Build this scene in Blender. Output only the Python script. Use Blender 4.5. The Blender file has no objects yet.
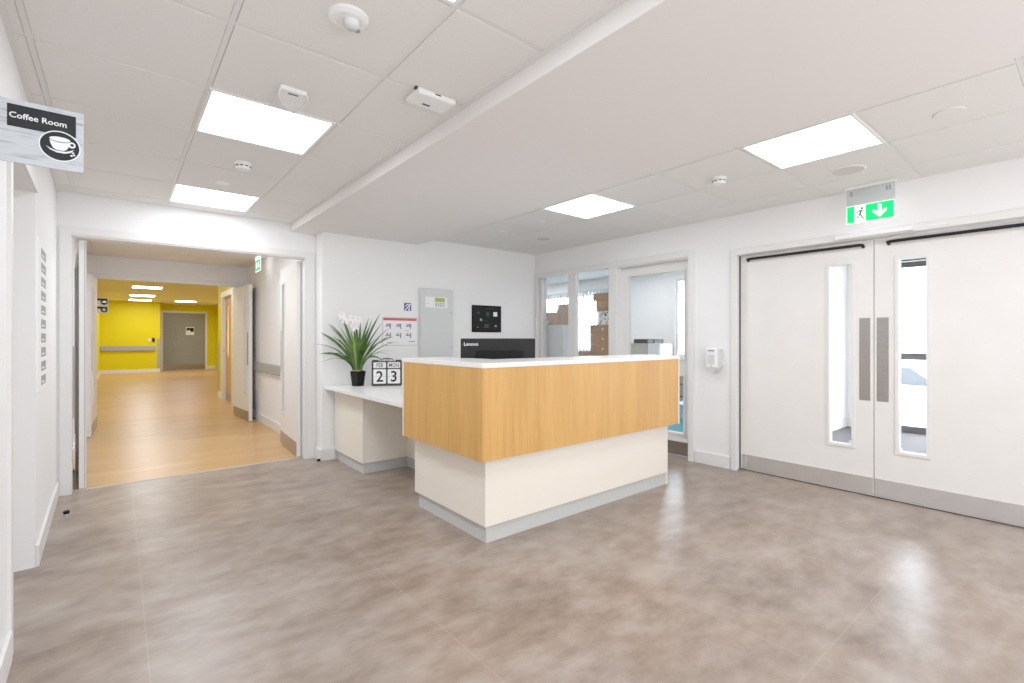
import bpy, bmesh, math, random
from mathutils import Vector, Matrix
random.seed(7)
S = bpy.context.scene
COL = S.collection
R = math.radians

# ------------------------------------------------------------------ materials
def mat(name, color, rough=0.6, metal=0.0, spec=0.5, emit=None, estr=0.0):
    m = bpy.data.materials.new(name); m.use_nodes = True
    b = m.node_tree.nodes['Principled BSDF']
    b.inputs['Base Color'].default_value = (*color, 1)
    b.inputs['Roughness'].default_value = rough
    b.inputs['Metallic'].default_value = metal
    b.inputs['Specular IOR Level'].default_value = spec
    if emit:
        b.inputs['Emission Color'].default_value = (*emit, 1)
        b.inputs['Emission Strength'].default_value = estr
    return m

def srgb(r, g, b):
    f = lambda c: (c/255/12.92) if c/255 <= 0.04045 else ((c/255+0.055)/1.055)**2.4
    return (f(r), f(g), f(b))

def nodes(m):
    return m.node_tree.nodes, m.node_tree.links, m.node_tree.nodes['Principled BSDF']

def noisy(name, c1, c2, scale, rough=0.6, stretch=(1, 1, 1), detail=4, lo=0.3, hi=0.7, bump=0.0, metal=0.0, spec=0.5):
    m = mat(name, c1, rough, metal, spec)
    n, l, b = nodes(m)
    g = n.new('ShaderNodeNewGeometry')
    mp = n.new('ShaderNodeMapping'); mp.inputs['Scale'].default_value = stretch
    t = n.new('ShaderNodeTexNoise'); t.inputs['Scale'].default_value = scale; t.inputs['Detail'].default_value = detail
    r = n.new('ShaderNodeValToRGB')
    r.color_ramp.elements[0].position = lo; r.color_ramp.elements[0].color = (*c1, 1)
    r.color_ramp.elements[1].position = hi; r.color_ramp.elements[1].color = (*c2, 1)
    l.new(g.outputs['Position'], mp.inputs['Vector']); l.new(mp.outputs['Vector'], t.inputs['Vector'])
    l.new(t.outputs['Fac'], r.inputs['Fac']); l.new(r.outputs['Color'], b.inputs['Base Color'])
    if bump:
        bp = n.new('ShaderNodeBump'); bp.inputs['Strength'].default_value = bump; bp.inputs['Distance'].default_value = 0.004
        l.new(t.outputs['Fac'], bp.inputs['Height']); l.new(bp.outputs['Normal'], b.inputs['Normal'])
    return m

def floor_material():
    m = mat('stone_effect_vinyl', srgb(165, 150, 140), 0.3)
    n, l, b = nodes(m)
    g = n.new('ShaderNodeNewGeometry')
    def tex(scale, detail, st):
        mp = n.new('ShaderNodeMapping'); mp.inputs['Scale'].default_value = st
        t = n.new('ShaderNodeTexNoise'); t.inputs['Scale'].default_value = scale
        t.inputs['Detail'].default_value = detail; t.inputs['Roughness'].default_value = 0.62
        l.new(g.outputs['Position'], mp.inputs['Vector']); l.new(mp.outputs['Vector'], t.inputs['Vector'])
        return t
    big = tex(1.8, 5, (0.9, 1.2, 1)); fine = tex(7, 9, (0.75, 1.25, 1)); warm = tex(1.1, 4, (1, 1.3, 1))
    mix = n.new('ShaderNodeMath'); mix.operation = 'MULTIPLY_ADD'; mix.inputs[1].default_value = 0.55
    l.new(fine.outputs['Fac'], mix.inputs[0])
    hb = n.new('ShaderNodeMath'); hb.operation = 'MULTIPLY'; hb.inputs[1].default_value = 0.5
    l.new(big.outputs['Fac'], hb.inputs[0]); l.new(hb.outputs[0], mix.inputs[2])
    r = n.new('ShaderNodeValToRGB')
    e = r.color_ramp.elements
    e[0].position = 0.38; e[0].color = (*srgb(106, 88, 76), 1)
    e[1].position = 0.68; e[1].color = (*srgb(158, 146, 136), 1)
    r.color_ramp.interpolation = 'LINEAR'
    k = e.new(0.515); k.color = (*srgb(134, 117, 104), 1)
    l.new(mix.outputs[0], r.inputs['Fac'])
    tint = n.new('ShaderNodeMixRGB'); tint.blend_type = 'MULTIPLY'
    wr = n.new('ShaderNodeValToRGB')
    wr.color_ramp.elements[0].position = 0.42; wr.color_ramp.elements[0].color = (1, 1, 1, 1)
    wr.color_ramp.elements[1].position = 0.68; wr.color_ramp.elements[1].color = (1.0, 0.90, 0.82, 1)
    l.new(warm.outputs['Fac'], wr.inputs['Fac']); tint.inputs[0].default_value = 0.8
    l.new(r.outputs['Color'], tint.inputs[1]); l.new(wr.outputs['Color'], tint.inputs[2])
    # pale welded joints between the sheets
    sx = n.new('ShaderNodeSeparateXYZ'); l.new(g.outputs['Position'], sx.inputs[0])
    def joint(out, off, step):
        a = n.new('ShaderNodeMath'); a.operation = 'SUBTRACT'; a.inputs[1].default_value = off
        l.new(out, a.inputs[0])
        p = n.new('ShaderNodeMath'); p.operation = 'PINGPONG'; p.inputs[1].default_value = step/2
        l.new(a.outputs[0], p.inputs[0])
        q = n.new('ShaderNodeMath'); q.operation = 'LESS_THAN'; q.inputs[1].default_value = 0.0022
        l.new(p.outputs[0], q.inputs[0]); return q
    jx = joint(sx.outputs['X'], 0.092, 1.0); jy = joint(sx.outputs['Y'], 0.706, 2.0)
    mx = n.new('ShaderNodeMath'); mx.operation = 'MAXIMUM'
    l.new(jx.outputs[0], mx.inputs[0]); l.new(jy.outputs[0], mx.inputs[1])
    mj = n.new('ShaderNodeMath'); mj.operation = 'MULTIPLY'; mj.inputs[1].default_value = 0.16; l.new(mx.outputs[0], mj.inputs[0])
    jm = n.new('ShaderNodeMixRGB'); jm.inputs[2].default_value = (*srgb(205, 188, 172), 1)
    l.new(mj.outputs[0], jm.inputs[0]); l.new(tint.outputs[0], jm.inputs[1])
    l.new(jm.outputs[0], b.inputs['Base Color'])
    rr = n.new('ShaderNodeMapRange'); rr.inputs['To Min'].default_value = 0.285; rr.inputs['To Max'].default_value = 0.37
    l.new(fine.outputs['Fac'], rr.inputs['Value']); l.new(rr.outputs[0], b.inputs['Roughness'])
    return m

def plank_material():
    m = mat('oak_plank_vinyl', srgb(206, 172, 128), 0.33)
    n, l, b = nodes(m)
    g = n.new('ShaderNodeNewGeometry')
    br = n.new('ShaderNodeTexBrick')
    br.inputs['Color1'].default_value = (*srgb(204, 156, 96), 1); br.inputs['Color2'].default_value = (*srgb(186, 136, 78), 1)
    br.inputs['Mortar'].default_value = (*srgb(176, 142, 102), 1)
    br.inputs['Scale'].default_value = 1.0; br.inputs['Mortar Size'].default_value = 0.0025
    br.inputs['Brick Width'].default_value = 1.2; br.inputs['Row Height'].default_value = 0.18
    l.new(g.outputs['Position'], br.inputs['Vector'])
    mp = n.new('ShaderNodeMapping'); mp.inputs['Scale'].default_value = (1.2, 14, 1)
    t = n.new('ShaderNodeTexNoise'); t.inputs['Scale'].default_value = 1.5; t.inputs['Detail'].default_value = 6
    l.new(g.outputs['Position'], mp.inputs['Vector']); l.new(mp.outputs['Vector'], t.inputs['Vector'])
    r = n.new('ShaderNodeValToRGB'); r.color_ramp.elements[0].position = 0.3; r.color_ramp.elements[1].position = 0.65
    r.color_ramp.elements[0].color = (0.78, 0.74, 0.68, 1); r.color_ramp.elements[1].color = (1, 1, 1, 1)
    l.new(t.outputs['Fac'], r.inputs['Fac'])
    mx = n.new('ShaderNodeMixRGB'); mx.blend_type = 'MULTIPLY'; mx.inputs[0].default_value = 0.8
    l.new(br.outputs['Color'], mx.inputs[1]); l.new(r.outputs['Color'], mx.inputs[2]); l.new(mx.outputs[0], b.inputs['Base Color'])
    return m

def veneer(name, c1, c2, c3, scale=(26, 26, 1.3)):
    m = mat(name, c1, 0.42)
    n, l, b = nodes(m)
    g = n.new('ShaderNodeNewGeometry')
    mp = n.new('ShaderNodeMapping'); mp.inputs['Scale'].default_value = scale
    t = n.new('ShaderNodeTexNoise'); t.inputs['Scale'].default_value = 1.6; t.inputs['Detail'].default_value = 7; t.inputs['Distortion'].default_value = 1.2
    l.new(g.outputs['Position'], mp.inputs['Vector']); l.new(mp.outputs['Vector'], t.inputs['Vector'])
    r = n.new('ShaderNodeValToRGB'); e = r.color_ramp.elements
    e[0].position = 0.25; e[0].color = (*c2, 1); e[1].position = 0.75; e[1].color = (*c3, 1)
    k = e.new(0.5); k.color = (*c1, 1)
    l.new(t.outputs['Fac'], r.inputs['Fac'])
    # broad leaves of veneer
    mp2 = n.new('ShaderNodeMapping'); mp2.inputs['Scale'].default_value = (4.5, 4.5, 0.02)
    t2 = n.new('ShaderNodeTexNoise'); t2.inputs['Scale'].default_value = 1.0; t2.inputs['Detail'].default_value = 1
    l.new(g.outputs['Position'], mp2.inputs['Vector']); l.new(mp2.outputs['Vector'], t2.inputs['Vector'])
    r2 = n.new('ShaderNodeValToRGB'); r2.color_ramp.elements[0].position = 0.38; r2.color_ramp.elements[1].position = 0.62
    r2.color_ramp.elements[0].color = (0.92, 0.90, 0.86, 1); r2.color_ramp.elements[1].color = (1, 1, 1, 1)
    l.new(t2.outputs['Fac'], r2.inputs['Fac'])
    mx = n.new('ShaderNodeMixRGB'); mx.blend_type = 'MULTIPLY'; mx.inputs[0].default_value = 1
    l.new(r.outputs['Color'], mx.inputs[1]); l.new(r2.outputs['Color'], mx.inputs[2]); l.new(mx.outputs[0], b.inputs['Base Color'])
    return m

def glass_material(name, tint=(1, 1, 1), refl=0.012):
    m = bpy.data.materials.new(name); m.use_nodes = True
    n = m.node_tree.nodes; l = m.node_tree.links; n.clear()
    o = n.new('ShaderNodeOutputMaterial'); t = n.new('ShaderNodeBsdfTransparent'); t.inputs[0].default_value = (*tint, 1)
    g = n.new('ShaderNodeBsdfGlossy'); g.inputs['Roughness'].default_value = 0.02
    f = n.new('ShaderNodeLayerWeight'); f.inputs['Blend'].default_value = 0.3
    p = n.new('ShaderNodeMath'); p.operation = 'MULTIPLY_ADD'; p.inputs[1].default_value = 0.35; p.inputs[2].default_value = refl
    l.new(f.outputs['Fresnel'], p.inputs[0])
    mx = n.new('ShaderNodeMixShader'); l.new(p.outputs[0], mx.inputs[0]); l.new(t.outputs[0], mx.inputs[1]); l.new(g.outputs[0], mx.inputs[2])
    l.new(mx.outputs[0], o.inputs[0]); return m

def translucent_material(name, col, transp=0.0):
    m = bpy.data.materials.new(name); m.use_nodes = True
    n = m.node_tree.nodes; l = m.node_tree.links; n.clear()
    o = n.new('ShaderNodeOutputMaterial'); d = n.new('ShaderNodeBsdfDiffuse'); d.inputs[0].default_value = (*col, 1)
    t = n.new('ShaderNodeBsdfTranslucent'); t.inputs[0].default_value = (*col, 1)
    mx = n.new('ShaderNodeMixShader'); mx.inputs[0].default_value = 0.55
    l.new(d.outputs[0], mx.inputs[1]); l.new(t.outputs[0], mx.inputs[2])
    tr = n.new('ShaderNodeBsdfTransparent'); m2 = n.new('ShaderNodeMixShader'); m2.inputs[0].default_value = transp
    l.new(mx.outputs[0], m2.inputs[1]); l.new(tr.outputs[0], m2.inputs[2]); l.new(m2.outputs[0], o.inputs[0]); return m

PANEL_E = 7.0
W = mat('white_wall_paint', srgb(238, 236, 235), 0.75, spec=0.2)
WB = mat('cool_white_wall_paint', srgb(240, 239, 237), 0.75, spec=0.2)
TRIM = mat('satin_white_trim', srgb(226, 224, 221), 0.4)
CEIL = noisy('mineral_ceiling_tile', srgb(233, 230, 226), srgb(228, 225, 221), 120, 0.85, bump=0.04, spec=0.1)
TBAR = mat('white_ceiling_grid', srgb(226, 224, 221), 0.5)
PLAST = mat('plasterboard_paint', srgb(232, 227, 224), 0.8, spec=0.15)
VOID = mat('dark_ceiling_gap', srgb(70, 68, 66), 0.9)
FLOOR = floor_material()
PLANK = plank_material()
OAK = veneer('light_oak_veneer', srgb(210, 152, 72), srgb(196, 136, 56), srgb(217, 164, 86), (30, 30, 1.2))
OAKD = veneer('oak_door_veneer', srgb(200, 148, 84), srgb(182, 128, 66), srgb(210, 162, 100), (40, 40, 1.5))
LAM = mat('warm_white_laminate', srgb(238, 228, 212), 0.4)
STONE = noisy('white_solid_surface', srgb(244, 242, 238), srgb(238, 236, 231), 60, 0.22)
TOE = noisy('brushed_grey_plinth', srgb(196, 196, 192), srgb(184, 184, 181), 30, 0.35, (1, 1, 12), metal=0.0)
STEEL = noisy('brushed_steel', srgb(222, 221, 220), srgb(208, 207, 206), 14, 0.14, (1, 1, 20), metal=0.75)
STEELD = noisy('bronze_tinted_steel', srgb(150, 138, 128), srgb(132, 120, 112), 14, 0.3, (1, 1, 20), metal=0.9)
PUSH = noisy('satin_steel_plate', srgb(160, 157, 155), srgb(148, 145, 143), 14, 0.36, (1, 1, 20), metal=0.85)
DOORW = noisy('door_off_white', srgb(232, 228, 224), srgb(228, 224, 219), 5, 0.45)
BLACK = mat('black_plastic', srgb(9, 9, 10), 0.5, spec=0.2)
BLACKM = mat('matte_black', srgb(5, 5, 5), 0.65, spec=0.15)
SEAL = mat('dark_rubber_seal', srgb(52, 50, 48), 0.7)
WPLAS = mat('white_plastic', srgb(238, 238, 236), 0.35)
GPLAS = mat('pale_grey_plastic', srgb(206, 207, 206), 0.4)
GREYP = mat('mid_grey_plastic', srgb(140, 141, 142), 0.5)
DKGREY = mat('dark_grey_plastic', srgb(52, 52, 52), 0.5, spec=0.3)
CABG = mat('grey_enamel', srgb(205, 207, 206), 0.4)
EMIT = mat('lit_diffuser', (1, 1, 1), 0.5, emit=(0.93, 0.985, 1.05), estr=PANEL_E)
EMITO = mat('office_lit_diffuser', (1, 1, 1), 0.5, emit=(0.95, 0.98, 1.04), estr=7)
EMITF = mat('corridor_lit_diffuser', (1, 1, 1), 0.5, emit=(1.0, 0.99, 0.98), estr=10)
GREENE = mat('exit_green_lit', srgb(0, 150, 60), 0.5, emit=(0.0, 0.62, 0.13), estr=0.6, spec=0.1)
GREEND = mat('dark_green_print', srgb(10, 90, 50), 0.6)
WHITEE = mat('exit_white_lit', (0.9, 0.9, 0.9), 0.4, emit=(1, 1, 1), estr=0.5)
YEL = mat('yellow_wall_paint', srgb(218, 200, 0), 0.6, spec=0.2)
GREYD = mat('grey_door_paint', srgb(128, 130, 125), 0.4)
HRAIL = mat('grey_handrail_vinyl', srgb(150, 152, 150), 0.5)
GLASS = glass_material('clear_glass')
FROST = mat('pale_green_frosting', srgb(215, 222, 219), 0.5)
ACRYL = glass_material('clear_acrylic', (0.86, 0.9, 0.9), 0.1)
CARD = noisy('corrugated_cardboard', srgb(172, 126, 80), srgb(158, 112, 68), 9, 0.8)
CARDL = noisy('pale_cardboard', srgb(192, 150, 104), srgb(180, 137, 92), 9, 0.8)
TAPE = mat('brown_tape', srgb(160, 115, 75), 0.4)
TEAL = noisy('teal_carpet', srgb(52, 140, 156), srgb(44, 124, 142), 40, 0.95)
TAUPE = mat('taupe_cabinet', srgb(178, 166, 152), 0.5)
MATG = noisy('charcoal_entrance_matting', srgb(92, 90, 90), srgb(74, 72, 73), 18, 0.95, (1, 8, 1))
BLIND = translucent_material('white_blind_fabric', (0.62, 0.65, 0.68))
FRAMEB = mat('black_aluminium', srgb(62, 64, 68), 0.45)
LEAF = noisy('strap_leaf_green', srgb(28, 62, 12), srgb(76, 114, 32), 14, 0.45)
LEAFL = noisy('pale_leaf_green', srgb(140, 165, 75), srgb(110, 145, 60), 14, 0.45)
PETAL = mat('white_petal', srgb(246, 240, 238), 0.55)
PETALC = mat('yellow_pink_throat', srgb(205, 150, 120), 0.6)
SOIL = noisy('pebble_top_dressing', srgb(205, 190, 160), srgb(120, 100, 75), 90, 0.9)
PAPER = mat('white_paper', srgb(242, 241, 240), 0.6)
RED = mat('red_print', srgb(196, 72, 74), 0.6)
PURPLE = mat('purple_print', srgb(62, 48, 120), 0.5)
BLUEP = mat('blue_print', srgb(70, 110, 175), 0.6)
GREYPR = mat('grey_print', srgb(128, 132, 140), 0.6)
LCD = mat('olive_lcd', srgb(160, 170, 60), 0.4)
CHAR = mat('charcoal_sign_print', srgb(20, 23, 26), 0.6, spec=0.2)
WHITEP = mat('white_print', srgb(236, 239, 241), 0.55)
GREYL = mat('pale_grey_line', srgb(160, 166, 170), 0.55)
SIGNW = noisy('whitewashed_timber_print', srgb(188, 193, 198), srgb(122, 130, 140), 5, 0.5, (2.2, 1, 22), detail=7, lo=0.5, hi=0.78)
CARW = mat('silver_car_paint', srgb(205, 210, 216), 0.25, metal=0.3)
CARG = mat('dark_car_glass', srgb(40, 48, 56), 0.1)
TARM = noisy('pale_paving', srgb(205, 203, 200), srgb(190, 188, 186), 3, 0.9)
BRICK = mat('pale_render', srgb(238, 240, 242), 0.8)
SUNP = mat('sun_patch_blue', srgb(150, 205, 225), 0.5)  # sunlight on the carpet, put into a colour

# ------------------------------------------------------------------ mesh builder
LOC = {}
class M:
    def __init__(s): s.v = []; s.f = []
    def add(s, vs, fs):
        o = len(s.v); s.v += [tuple(p) for p in vs]; s.f += [tuple(i+o for i in f) for f in fs]; return s
    def box(s, x0, x1, y0, y1, z0, z1):
        x0, x1 = sorted((x0, x1)); y0, y1 = sorted((y0, y1)); z0, z1 = sorted((z0, z1))
        return s.add([(x0,y0,z0),(x1,y0,z0),(x1,y1,z0),(x0,y1,z0),(x0,y0,z1),(x1,y0,z1),(x1,y1,z1),(x0,y1,z1)],
                     [(0,3,2,1),(4,5,6,7),(0,1,5,4),(1,2,6,5),(2,3,7,6),(3,0,4,7)])
    def quad(s, a, b, c, d): return s.add([a, b, c, d], [(0, 1, 2, 3)])
    def plate(s, poly, o, r, u, t):
        """polygon of (a,b) in the plane o + a*r + b*u, thickness t along r x u"""
        o, r, u = Vector(o), Vector(r), Vector(u); n = r.cross(u); k = len(poly)
        f = [o+a*r+b*u+n*t for a, b in poly]; bk = [o+a*r+b*u for a, b in poly]
        fs = [tuple(range(k)), tuple(range(2*k-1, k-1, -1))]
        fs += [(i, i+k, (i+1) % k+k, (i+1) % k) for i in range(k)]
        return s.add(f+bk, fs)
    def cyl(s, c, ax, r, h, n=24, r2=None):
        c, ax = Vector(c), Vector(ax).normalized(); r2 = r if r2 is None else r2
        e = ax.orthogonal().normalized(); g = ax.cross(e)
        A = [c+(e*math.cos(2*math.pi*i/n)+g*math.sin(2*math.pi*i/n))*r for i in range(n)]
        B = [c+ax*h+(e*math.cos(2*math.pi*i/n)+g*math.sin(2*math.pi*i/n))*r2 for i in range(n)]
        return s.add(A+B, [tuple(range(n-1, -1, -1)), tuple(range(n, 2*n))]+[(i, (i+1) % n, (i+1) % n+n, i+n) for i in range(n)])
    def lathe(s, prof, c, n=32, up=1):
        c = Vector(c); vs = []; fs = []
        for r, z in prof:
            for i in range(n):
                a = 2*math.pi*i/n; vs.append((c.x+r*math.cos(a), c.y+r*math.sin(a), c.z+z))
        for j in range(len(prof)-1):
            for i in range(n):
                a, b = j*n+i, j*n+(i+1) % n
                fs.append((a, b, b+n, a+n))
        return s.add(vs, fs)
    def tube(s, pts, r, n=10):
        pts = [Vector(p) for p in pts]; vs = []; fs = []
        for j, p in enumerate(pts):
            t = (pts[min(j+1, len(pts)-1)]-pts[max(j-1, 0)]).normalized()
            e = t.cross(Vector((0, 0, 1)))
            if e.length < 1e-3: e = Vector((1, 0, 0))
            e.normalize(); g = e.cross(t)
            rr = r[j] if isinstance(r, (list, tuple)) else r
            vs += [p+(e*math.cos(2*math.pi*i/n)+g*math.sin(2*math.pi*i/n))*rr for i in range(n)]
        for j in range(len(pts)-1):
            fs += [(j*n+i, j*n+(i+1) % n, (j+1)*n+(i+1) % n, (j+1)*n+i) for i in range(n)]
        fs += [tuple(range(n-1, -1, -1)), tuple(range((len(pts)-1)*n, len(pts)*n))]
        return s.add(vs, fs)
    def text(s, body, size, o, r, u, off=0.001, align='LEFT', bold=0.0, sx=1.0):
        c = bpy.data.curves.new('t', 'FONT'); c.body = body; c.size = size; c.align_x = align; c.align_y = 'CENTER'
        c.extrude = 0.0; c.offset = bold; c.resolution_u = 3
        ob = bpy.data.objects.new('t', c); COL.objects.link(ob)
        bpy.context.view_layer.update()
        me = bpy.data.meshes.new_from_object(ob.evaluated_get(bpy.context.evaluated_depsgraph_get()))
        o, r, u = Vector(o), Vector(r), Vector(u); n = r.cross(u)
        s.add([o+v.co.x*sx*r+v.co.y*u+n*off for v in me.vertices], [tuple(p.vertices) for p in me.polygons])
        bpy.data.objects.remove(ob); bpy.data.curves.remove(c); bpy.data.meshes.remove(me); return s
    def build(s, name, m, parent=None, bevel=0, smooth=False, local=False, fix=True):
        me = bpy.data.meshes.new(name)
        off = Vector((0, 0, 0))
        if parent is not None and not local: off = LOC.get(parent.name, Vector((0, 0, 0)))
        vs = [Vector(p)-off for p in s.v]
        o = bpy.data.objects.new(name, me)
        if parent is None and vs:
            # put the origin at the base of a thing that is one mesh
            xs = [p.x for p in vs]; ys = [p.y for p in vs]; zs = [p.z for p in vs]
            c = Vector(((min(xs)+max(xs))/2, (min(ys)+max(ys))/2, min(zs)))
            vs = [p-c for p in vs]; o.location = c
        me.from_pydata([tuple(p) for p in vs], [], s.f)
        if fix:
            bm = bmesh.new(); bm.from_mesh(me); bmesh.ops.recalc_face_normals(bm, faces=bm.faces); bm.to_mesh(me); bm.free()
        me.materials.append(m); COL.objects.link(o)
        if parent is None: LOC[o.name] = Vector(o.location)
        if parent is not None:
            o.parent = parent
            LOC[o.name] = off
        if smooth:
            for p in me.polygons: p.use_smooth = True
        if bevel:
            b = o.modifiers.new('bevel', 'BEVEL'); b.width = bevel; b.segments = 2; b.limit_method = 'ANGLE'; b.angle_limit = R(40)
        return o

def tag(o, label, cat=None, group=None, kind=None):
    o['label'] = label
    if cat: o['category'] = cat
    if group: o['group'] = group
    if kind: o['kind'] = kind
    return o
def thing(name, label, cat, loc, rz=0, group=None, kind=None):
    o = bpy.data.objects.new(name, None); COL.objects.link(o); o.location = loc; o.rotation_euler = (0, 0, rz)
    o.empty_display_size = 0.1
    LOC[o.name] = Vector(loc); return tag(o, label, cat, group, kind)
def struct(name, m, mtl, label, cat, bevel=0): return tag(m.build(name, mtl, None, bevel), label, cat, kind='structure')
def B(*a): return M().box(*a)
def copy_tree(o, parent=None):
    c = o.copy(); COL.objects.link(c); c.parent = parent
    for ch in [k for k in bpy.data.objects if k.parent == o]: copy_tree(ch, c)
    return c
def circle(r, n=28, cx=0, cy=0, ry=None): return [(cx+r*math.cos(2*math.pi*i/n), cy+(ry or r)*math.sin(2*math.pi*i/n)) for i in range(n)]
def rect(a0, a1, b0, b1): return [(a0, b0), (a1, b0), (a1, b1), (a0, b1)]

def wall(axis, c0, c1, a0, a1, z0, z1, holes=()):
    """slab of wall: axis 'x' = slab spans c0..c1 in X and runs a0..a1 in Y; 'y' the other way"""
    m = M()
    cuts = sorted({a0, a1, *[h[0] for h in holes], *[h[1] for h in holes]})
    for p, q in zip(cuts, cuts[1:]):
        hs = [h for h in holes if h[0] <= p+1e-6 and h[1] >= q-1e-6]
        spans = [(z0, z1)]
        for h in hs:
            ns = []
            for s0, s1 in spans:
                if h[2] > s0: ns.append((s0, min(s1, h[2])))
                if h[3] < s1: ns.append((max(s0, h[3]), s1))
            spans = ns
        for s0, s1 in spans:
            if axis == 'x': m.box(c0, c1, p, q, s0, s1)
            else: m.box(p, q, c0, c1, s0, s1)
    return m

# ------------------------------------------------------------------ dimensions
CZ = 2.435; XL = -0.33; XR = 4.56; YD = 5.27; YB = 5.08; YR = -3.2
LZ = 2.435          # lobby ceiling
FZ = 2.62           # far corridor ceiling

# ------------------------------------------------------------------ floors
struct('floor', B(-1.2, XR+0.18, YR-0.1, 5.37, -0.1, 0), FLOOR, 'grey brown stone effect vinyl floor of the reception', 'floor')
struct('floor', B(-0.7, 4.2, 5.37, 23.7, -0.1, 0), PLANK, 'light oak plank floor of the corridor', 'floor')
struct('floor', B(XR+0.18, 8.6, 2.4, 9.7, -0.1, 0), TEAL, 'teal carpet of the office behind the glass door', 'floor')
struct('floor', B(XR+0.18, 8.35, -2.2, 2.4, -0.1, -0.002), MATG, 'charcoal matting of the entrance lobby behind the double doors', 'floor')
struct('trim_1', B(-0.29, 1.53, 5.352, 5.388, 0, 0.002), mat('beige_strip', srgb(186, 168, 146), 0.5), 'beige joint strip where grey vinyl meets oak planks', 'threshold')

# ------------------------------------------------------------------ main room walls
struct('wall_left', wall('x', -0.45, XL, YR, 5.30, 0, CZ+0.12, [(2.75, 3.705, 0, 2.055)]), W, 'white wall on the left with a deep door recess', 'wall')
# recess behind the left wall: reveals and the coffee room door
struct('wall_recess', M().box(-0.78, -0.45, 3.705, 3.80, 0, 2.16).box(-0.78, -0.45, 2.65, 2.75, 0, 2.16).box(-0.78, -0.45, 2.75, 3.705, 2.055, 2.16),
       TRIM, 'pale reveal of the door recess in the left wall', 'wall')
d = thing('door_1', 'white door set back in the recess of the left wall', 'door', (-0.74, 2.76, 0), kind='structure')
B(-0.78, -0.735, 2.752, 3.703, 0.005, 2.053).build('leaf', DOORW, d)
M().tube([(-0.735, 2.85, 1.0), (-0.685, 2.85, 1.0), (-0.685, 2.96, 1.0)], 0.009).build('handle', STEEL, d)
struct('trim_2', M().box(XL, XL+0.012, 2.69, 2.75, 0.0, 2.115).box(XL, XL+0.012, 2.75, 3.705, 2.055, 2.115), TRIM, 'white architrave round the recess in the left wall', 'architrave')
struct('baseboard_left', M().box(XL, XL+0.016, YR, 2.69, 0, 0.12).box(XL, XL+0.016, 3.705, 5.25, 0, 0.12), TRIM, 'white skirting board along the left wall', 'skirting board', 0.004)

struct('wall_door', wall('y', YD, YD+0.10, -0.45, 1.66, 0, CZ+0.12, [(-0.294, 1.528, 0, 2.098)]), W, 'white wall around the wide opening to the corridor', 'wall')
struct('trim_3', M().box(-0.294, -0.289, YD-0.004, YD+0.10, 0, 2.098).box(1.510, 1.528, YD-0.004, YD+0.10, 0, 2.098).box(-0.289, 1.510, YD-0.004, YD+0.10, 2.085, 2.098)
       .box(-0.362, -0.294, YD-0.016, YD, 0, 2.16).box(1.528, 1.600, YD-0.016, YD, 0, 2.16).box(-0.294, 1.528, YD-0.016, YD, 2.098, 2.16),
       TRIM, 'white painted frame of the wide opening to the corridor', 'door frame')
struct('wall_back', B(1.622, XR+0.18, YB, YD+0.1, 0, CZ+0.12), WB, 'white wall behind the reception counter', 'wall')
struct('baseboard_back', M().box(1.598, 1.622, YB-0.02, YD-0.016, 0, 0.12).box(1.622, 1.75, YB-0.02, YB, 0, 0.12).box(2.45, 4.54, YB-0.018, YB, 0, 0.12),
       TRIM, 'white skirting board at the foot of the wall behind the counter', 'skirting board', 0.004)

A0, A1 = 0.06, 2.24      # double door opening
struct('wall_right', wall('x', XR, XR+0.18, YR, 9.7, 0, 2.75, [(A0, A1, 0, 2.075), (2.68, 5.065, 0, 2.14)]), W, 'white wall on the right with double doors and glazed office screen', 'wall')
struct('wall_rear', B(-0.45, XR+0.18, YR-0.12, YR, 0, CZ+0.12), W, 'white wall opposite the corridor opening', 'wall')
struct('baseboard_right', M().box(XR-0.016, XR, 2.275, 2.64, 0, 0.12).box(XR-0.016, XR, YR, A0-0.075, 0, 0.12), TRIM, 'white skirting board along the right wall beside the double doors', 'skirting board', 0.004)
struct('trim_4', M().box(XR-0.022, XR, A1-0.035, A1+0.020, 0, 2.10).box(XR-0.022, XR, A0-0.05, A0+0.02, 0, 2.10).box(XR-0.022, XR, A0, A1-0.035, 2.045, 2.10)
       .box(XR, XR+0.18, A1-0.014, A1, 0, 2.075).box(XR, XR+0.18, A0, A0+0.025, 0, 2.075).box(XR, XR+0.18, A0+0.025, A1-0.014, 2.045, 2.075),
       TRIM, 'white frame around the double doors', 'door frame', 0.003)
struct('trim_5', M().box(XR-0.020, XR, 2.645, 2.71, 0, 2.164).box(XR-0.020, XR, 2.71, 5.065, 2.095, 2.164).box(XR-0.020, XR, 5.01, 5.060, 0, 2.095)
       .box(XR, XR+0.18, 2.68, 2.708, 0, 2.14).box(XR, XR+0.18, 2.708, 3.64, 2.082, 2.14).box(XR, XR+0.18, 3.64, 5.035, 2.105, 2.14).box(XR, XR+0.18, 5.035, 5.065, 0, 2.105)
       .box(XR-0.010, XR+0.09, 3.636, 3.755, 0, 2.105),
       TRIM, 'white frame around the office door and its glazed side screen', 'door frame', 0.003)

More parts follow.
